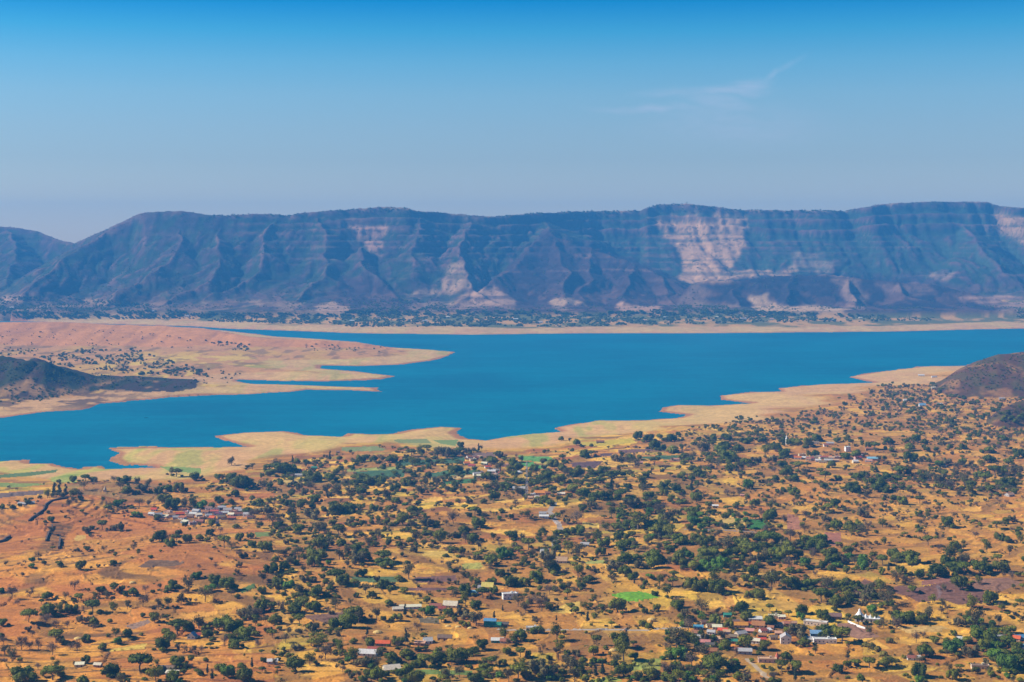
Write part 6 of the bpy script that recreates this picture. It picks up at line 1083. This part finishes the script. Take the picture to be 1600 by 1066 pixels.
# far shore houses: small pale specks among the trees
FARS = 'pale houses among the trees of the far shore'
for i, (a_, b_) in enumerate([(915,500),(1162,500),(1174,492),(1178,490),(303,492),(292,495),(350,491),(75,487),(160,492),(186,488),(18,482),(420,494),(640,500),(664,503),(700,497),(760,503),(806,500),(844,505),(960,498),(1008,502),(1040,497),(1090,500),(1120,497),(1206,500),(1260,499),(1300,501),(1345,498),(590,496),(550,503),(240,487)]):
    big = 1.5 if i < 2 else 1.0
    house(a_, b_, rh.uniform(20, 30) * big, 14, rh.uniform(5, 7) * big, 'gable' if i % 3 else 'flat', 'white' if i % 2 else 'cream', ['white','grey tin','cream','pinkish'][i % 4], rh.uniform(-12, 12), FARS, 1)
# labels by roof, wall and rank from the left inside each village
VN = {LOW: 'lower village', HILL: 'hillside village', BAY: 'bay hamlet', MASTV: 'mast hamlet', UP: 'upper village', FARS: 'far shore trees'}
RANK = ['leftmost','second from left','third from left','fourth from left','fifth from left','sixth from left','seventh from left','eighth from left','ninth from left','tenth from left','eleventh from left','twelfth from left']
grp_ = {}
for h_ in HOUSES:
    if h_[7]: h_[0]['label'] = h_[7]; continue
    grp_.setdefault((h_[5], h_[4], 'flat' if h_[3] == 'flat' else '', h_[6]), []).append(h_)
for (roof, wall, fl, g_), L_ in grp_.items():
    L_.sort(key=lambda q_: q_[1])
    wd = wall
    for r_, h_ in enumerate(L_):
        s = '%s %s%s house with %s roof' % ('small' if h_[9] < 10 else 'broad', 'flat ' if fl else '', wd, roof.replace(' tiled', ' tile').replace('grey tin', 'tin'))
        if len(L_) > 1: s += ', ' + RANK[r_] + ','
        h_[0]['label'] = s + ' in the ' + VN[g_]
# ------------------------------------------------------------------ the white temple and its wall
WHITE = mat_flat('temple_white', (.80,.78,.75), var=.08, scale=.5); GOLD = mat_flat('temple_gold', (.60,.40,.08), rough=.35)
p = ground(1345, 972); t = empty('temple', (p.x, p.y + 6, p.z - .1), R(-14)); tag(t, 'white temple with tall stepped spire and small pinnacles beside the big green tree', 'temple')
MB().box(-5, 22, -6, 6, -2, 4.2).build('wall', WHITE, t)
MB().box(-5.6, 22.6, -6.6, 6.6, 4.203, 4.7).build('roof', WHITE, t)
sp = MB(); z = 4.703; r = 5.4
sp.box(-4, 4, -4, 4, z, z + 1.6); z += 1.603; r = 5.2
for i in range(7): sp.frustum(0, 0, z, z + .85, r, r * .84, 8, math.pi/8); z += .853; r *= .80
sp.frustum(0, 0, z, z + .7, r * 1.25, r * .9, 10); z += .703; sp.frustum(0, 0, z, z + 1.3, .45, .05, 6)
sp.build('spire', WHITE, t)
for (x, y, s_) in ((7, -3.6, .85), (12, -3.6, .6), (17, -3.6, .6), (20.5, 0, .7), (12, 3.6, .6), (7, 3.6, .7), (-3.9, -5, .5), (4.2, -5, .5)):
    q_ = MB(); q_.frustum(x, y, 4.703, 4.7 + 1.6*s_, 2.0*s_, 1.7*s_, 6); q_.frustum(x, y, 4.71 + 1.6*s_, 4.7 + 3.0*s_, 1.7*s_, .8*s_, 6); q_.frustum(x, y, 4.71 + 3.0*s_, 4.7 + 4.3*s_, .5*s_, .04, 6); q_.build('pinnacle', WHITE, t)
for i in range(5): MB().box(-3 + i*5, -1.4 + i*5, -6.06, -5.9, .2, 2.9).build('doorway', GLASS, t)
def wall_along(name, label, pts, h, th, m_, cat='wall'):
    W = [ground(*q_) for q_ in pts]; b = MB()
    for a_, c_ in zip(W[:-1], W[1:]):
        d_ = (c_ - a_); n_ = max(1, int(d_.length / 12)); u_ = Vector((-d_.y, d_.x, 0)).normalized() * th / 2
        for i in range(n_):
            s0 = a_.lerp(c_, i / n_); s1 = a_.lerp(c_, (i + 1) / n_); s0.z = zat(s0.x, s0.y); s1.z = zat(s1.x, s1.y)
            dn = Vector((0, 0, -1.2)); up = Vector((0, 0, h))
            b.poly([s0-u_+dn, s1-u_+dn, s1+u_+dn, s0+u_+dn, s0-u_+up, s1-u_+up, s1+u_+up, s0+u_+up], [(0,3,2,1),(4,5,6,7),(0,1,5,4),(1,2,6,5),(2,3,7,6),(3,0,4,7)])
    o_ = b.build(name, m_); return tag(o_, label, cat)
wall_along('compound_wall', 'low white compound wall running right below the temple', [(1325, 972), (1338, 978), (1352, 983)], 1.8, .5, WHITE)
STONE = mat_flat('dry_stone', (.12,.085,.065), var=.3, scale=.3)
wall_along('stone_wall', 'long dark stone wall winding over the bare mound', [(45,815),(58,805),(68,798),(71,790),(80,784),(92,781),(106,779)], 3.0, 2.2, STONE)
wall_along('stone_wall', 'short dark stone wall at the lower end of the quarry terraces', [(92,858),(93,850),(94,842)], 4.0, 2.5, STONE)
wall_along('stone_wall', 'dark stone bank framing the quarry terraces on their left', [(72,846),(76,834),(82,822)], 3.0, 2.2, STONE)
wall_along('stone_wall', 'dark bank cutting into the left edge of the mound', [(-10,850),(6,846),(16,839)], 3.2, 2.5, STONE)
wall_along('garden_wall', 'dark hedge like bank on the left side of the walled garden plot', [(1167,826),(1168,818),(1168,811)], 3.0, 2.0, mat_flat('hedge_bank', (.035,.08,.025), var=.4, scale=.5))
# ------------------------------------------------------------------ shrine tower and flag, spire, mast, water tower
p = ground(1214, 1031); t = empty('shrine_tower', (p.x, p.y, p.z - .1)); tag(t, 'small orange red shrine tower at the right end of the pink village hall', 'shrine')
RED = mat_flat('shrine_red', (.62,.16,.09), var=.1)
MB().box(-1.6, 1.6, -1.6, 1.6, -.6, 3.2).build('base', RED, t)
q_ = MB(); q_.frustum(0, 0, 3.203, 5.2, 2.1, 1.3, 8); q_.frustum(0, 0, 5.203, 7.0, 1.3, .5, 8); q_.frustum(0, 0, 7.003, 8.3, .35, .03, 6); q_.build('spire', RED, t)
MB().box(-.5, .5, -1.66, -1.5, .1, 2.0).build('doorway', GLASS, t)
p = ground(1229, 694); t = empty('minaret', (p.x, p.y, p.z - .1)); tag(t, 'slim white tower rising above the trees left of the upper village', 'tower')
q_ = MB(); q_.frustum(0, 0, -1, 11, 2.6, 2.1, 8); q_.build('shaft', WHITE, t)
MB().frustum(0, 0, 11.003, 12.2, 3.0, 3.0, 8).build('gallery', WHITE, t)
q_ = MB(); q_.frustum(0, 0, 12.203, 16, 1.9, 1.6, 8); q_.frustum(0, 0, 16.003, 20, 1.6, .1, 8); q_.build('spire', WHITE, t)
p = ground(164, 768); t = empty('hill_shrine', (p.x, p.y, p.z - .1)); tag(t, 'tiny pale shrine with a pointed top on the rocky knoll', 'shrine')
CR = mat_flat('cream_plaster', (.62,.48,.34), var=.12)
MB().box(-2.6, 2.6, -2.6, 2.6, -1, 3.6).build('base', CR, t); q_ = MB(); q_.frustum(0, 0, 3.603, 6.5, 3.0, 1.7, 8); q_.frustum(0, 0, 6.503, 11, 1.7, .1, 8); q_.build('spire', CR, t)
p = ground(823, 778); t = empty('lattice_mast', (p.x, p.y, p.z - .2)); tag(t, 'tall grey lattice telecom mast rising over the dark grove', 'mast')
STEEL = mat_flat('galvanised_steel', (.74,.73,.72), rough=.5, var=.08, spec=.5); MH = 62.0; rb, rt_ = 3.6, .9
def mp_(i, f): a_ = math.pi/4 + i*math.pi/2; r_ = rb + (rt_ - rb) * f ** .85; return Vector((r_*math.cos(a_), r_*math.sin(a_), f*MH))
for i in range(4):
    q_ = MB()
    for k in range(10): q_.bar(mp_(i, k/10), mp_(i, (k+1)/10), .32, n=4)
    q_.build('leg', STEEL, t)
for i in range(4):
    q_ = MB()
    for k in range(16):
        f0, f1 = k/16, (k+1)/16; q_.bar(mp_(i, f0), mp_((i+1) % 4, f1), .16, n=3); q_.bar(mp_((i+1) % 4, f0), mp_(i, f1), .16, n=3); q_.bar(mp_(i, f1), mp_((i+1) % 4, f1), .16, n=3)
    q_.build('bracing', STEEL, t)
for a_ in (0.3, 2.4, 4.5):
    for zz in (56, 50): MB().box(1.6*math.cos(a_)-.35, 1.6*math.cos(a_)+.35, 1.6*math.sin(a_)-.3, 1.6*math.sin(a_)+.3, zz, zz+3.0).build('antenna_panel', WHITE, t)
MB().bar((0, -1.5, 45), (0, -2.4, 45), 1.2, n=12).build('dish', WHITE, t); MB().bar((0, 0, MH), (0, 0, MH + 5), .08).build('aerial', STEEL, t)
# the boat
p = Vector(((228 - 800) / F * Yg(653), Yg(653), 0)); t = empty('fishing_boat', (p.x, p.y, .0), R(20)); tag(t, 'tiny dark rowing boat alone on the left arm of the lake', 'boat')
HULL = mat_flat('boat_hull', (.05,.04,.035)); L2 = 5.5
rim_ = [(-L2,0,1.0),(-L2*.55,.95,.7),(0,1.25,.6),(L2*.55,.95,.7),(L2,0,1.1),(L2*.55,-.95,.7),(0,-1.25,.6),(-L2*.55,-.95,.7)]
kl = [(x*.8, y*.55, -.25) for x, y, z in rim_]; inn = [(x*.93, y*.86, z - .02) for x, y, z in rim_]; bot = [(x*.75, y*.5, .05) for x, y, z in rim_]
V_ = rim_ + kl + inn + bot; Fc = [(i, (i+1) % 8, 8+(i+1) % 8, 8+i) for i in range(8)] + [(i, 16+i, 16+(i+1) % 8, (i+1) % 8) for i in range(8)] + [(16+i, 24+i, 24+(i+1) % 8, 16+(i+1) % 8) for i in range(8)] + [tuple(range(15, 7, -1)), tuple(range(24, 32))]
MB().poly(V_, Fc).build('hull', HULL, t)
for x in (-2, 1): MB().box(x - .2, x + .2, -1.0, 1.0, .42, .50).build('thwart', WOOD, t)
# ------------------------------------------------------------------ haystacks, cattle track heaps
ST = mat_flat('hay', (.62,.42,.14), var=.2, scale=1.5)
for i, (a_, b_, s_, lb_) in enumerate([(590,989,5.5,'pale hay mound in the field left of the farm grove'),(122,999,5.0,'pale hay mound right of the dark round tree lower left'),(207,911,4.5,'pale heap at the end of the red terraces'),(958,1017,4.5,'pale hay mound right of the big dark tree'),(1018,969,5,'pale hay mound beside the small dark bush'),(700,979,3.5,'left straw heap on the gold field by the green roofed shed'),(716,980,3.5,'middle straw heap on the gold field by the green roofed shed'),(735,982,3.5,'right straw heap on the gold field by the green roofed shed')]):
    p = ground(a_, b_); q_ = MB(); n_ = 10; rg = []
    for k, (rr_, zz) in enumerate([(1, -.3), (.95, .25), (.72, .55), (.38, .78), (.05, .88)]): rg.append([(rr_*s_*(1+.06*math.sin(j*2.3+k))*math.cos(j*2*math.pi/n_), rr_*s_*.8*math.sin(j*2*math.pi/n_), zz*s_*.62) for j in range(n_)])
    V_ = [v for r_ in rg for v in r_]; Fc = [(k*n_+j, k*n_+(j+1) % n_, (k+1)*n_+(j+1) % n_, (k+1)*n_+j) for k in range(4) for j in range(n_)] + [tuple(range(4*n_, 5*n_))]
    o_ = q_.poly(V_, Fc).build('haystack', ST); o_.location = p; tag(o_, lb_, 'haystack', 'hay mounds in the fields')
# ------------------------------------------------------------------ smoke from a field fire
p = ground(1466, 936); sm = bpy.data.materials.new('smoke'); sm.use_nodes = True; nt = sm.node_tree; nt.nodes.clear()
o_ = nt.nodes.new('ShaderNodeOutputMaterial'); pv = nt.nodes.new('ShaderNodeVolumePrincipled'); nt.links.new(pv.outputs[0], o_.inputs['Volume']); pv.inputs['Density'].default_value = .045; pv.inputs['Color'].default_value = (.80,.78,.95,1)
q_ = MB(); rg = []; n_ = 12
for k in range(9):
    f = k / 8; cx = -1 + 3*f + 2.0*math.sin(f*5); r_ = 1.2 + 4.2*f*(1.2-f) + 1.2*math.sin(k*2.1)*f; zz = -.3 + 17*f
    rg += [(cx + r_*math.cos(j*2*math.pi/n_)*(1+.18*math.sin(j*3.1+k*1.7)), r_*.8*math.sin(j*2*math.pi/n_), zz + .5*math.sin(j*1.9)) for j in range(n_)]
q_.poly(rg, [tuple(range(n_))[::-1]] + [(k*n_+j, k*n_+(j+1) % n_, (k+1)*n_+(j+1) % n_, (k+1)*n_+j) for k in range(8) for j in range(n_)] + [tuple(range(8*n_, 9*n_))])
s_o = q_.build('smoke', sm); s_o.location = p; tag(s_o, 'thin violet smoke rising from the dark maroon field', kind='stuff')
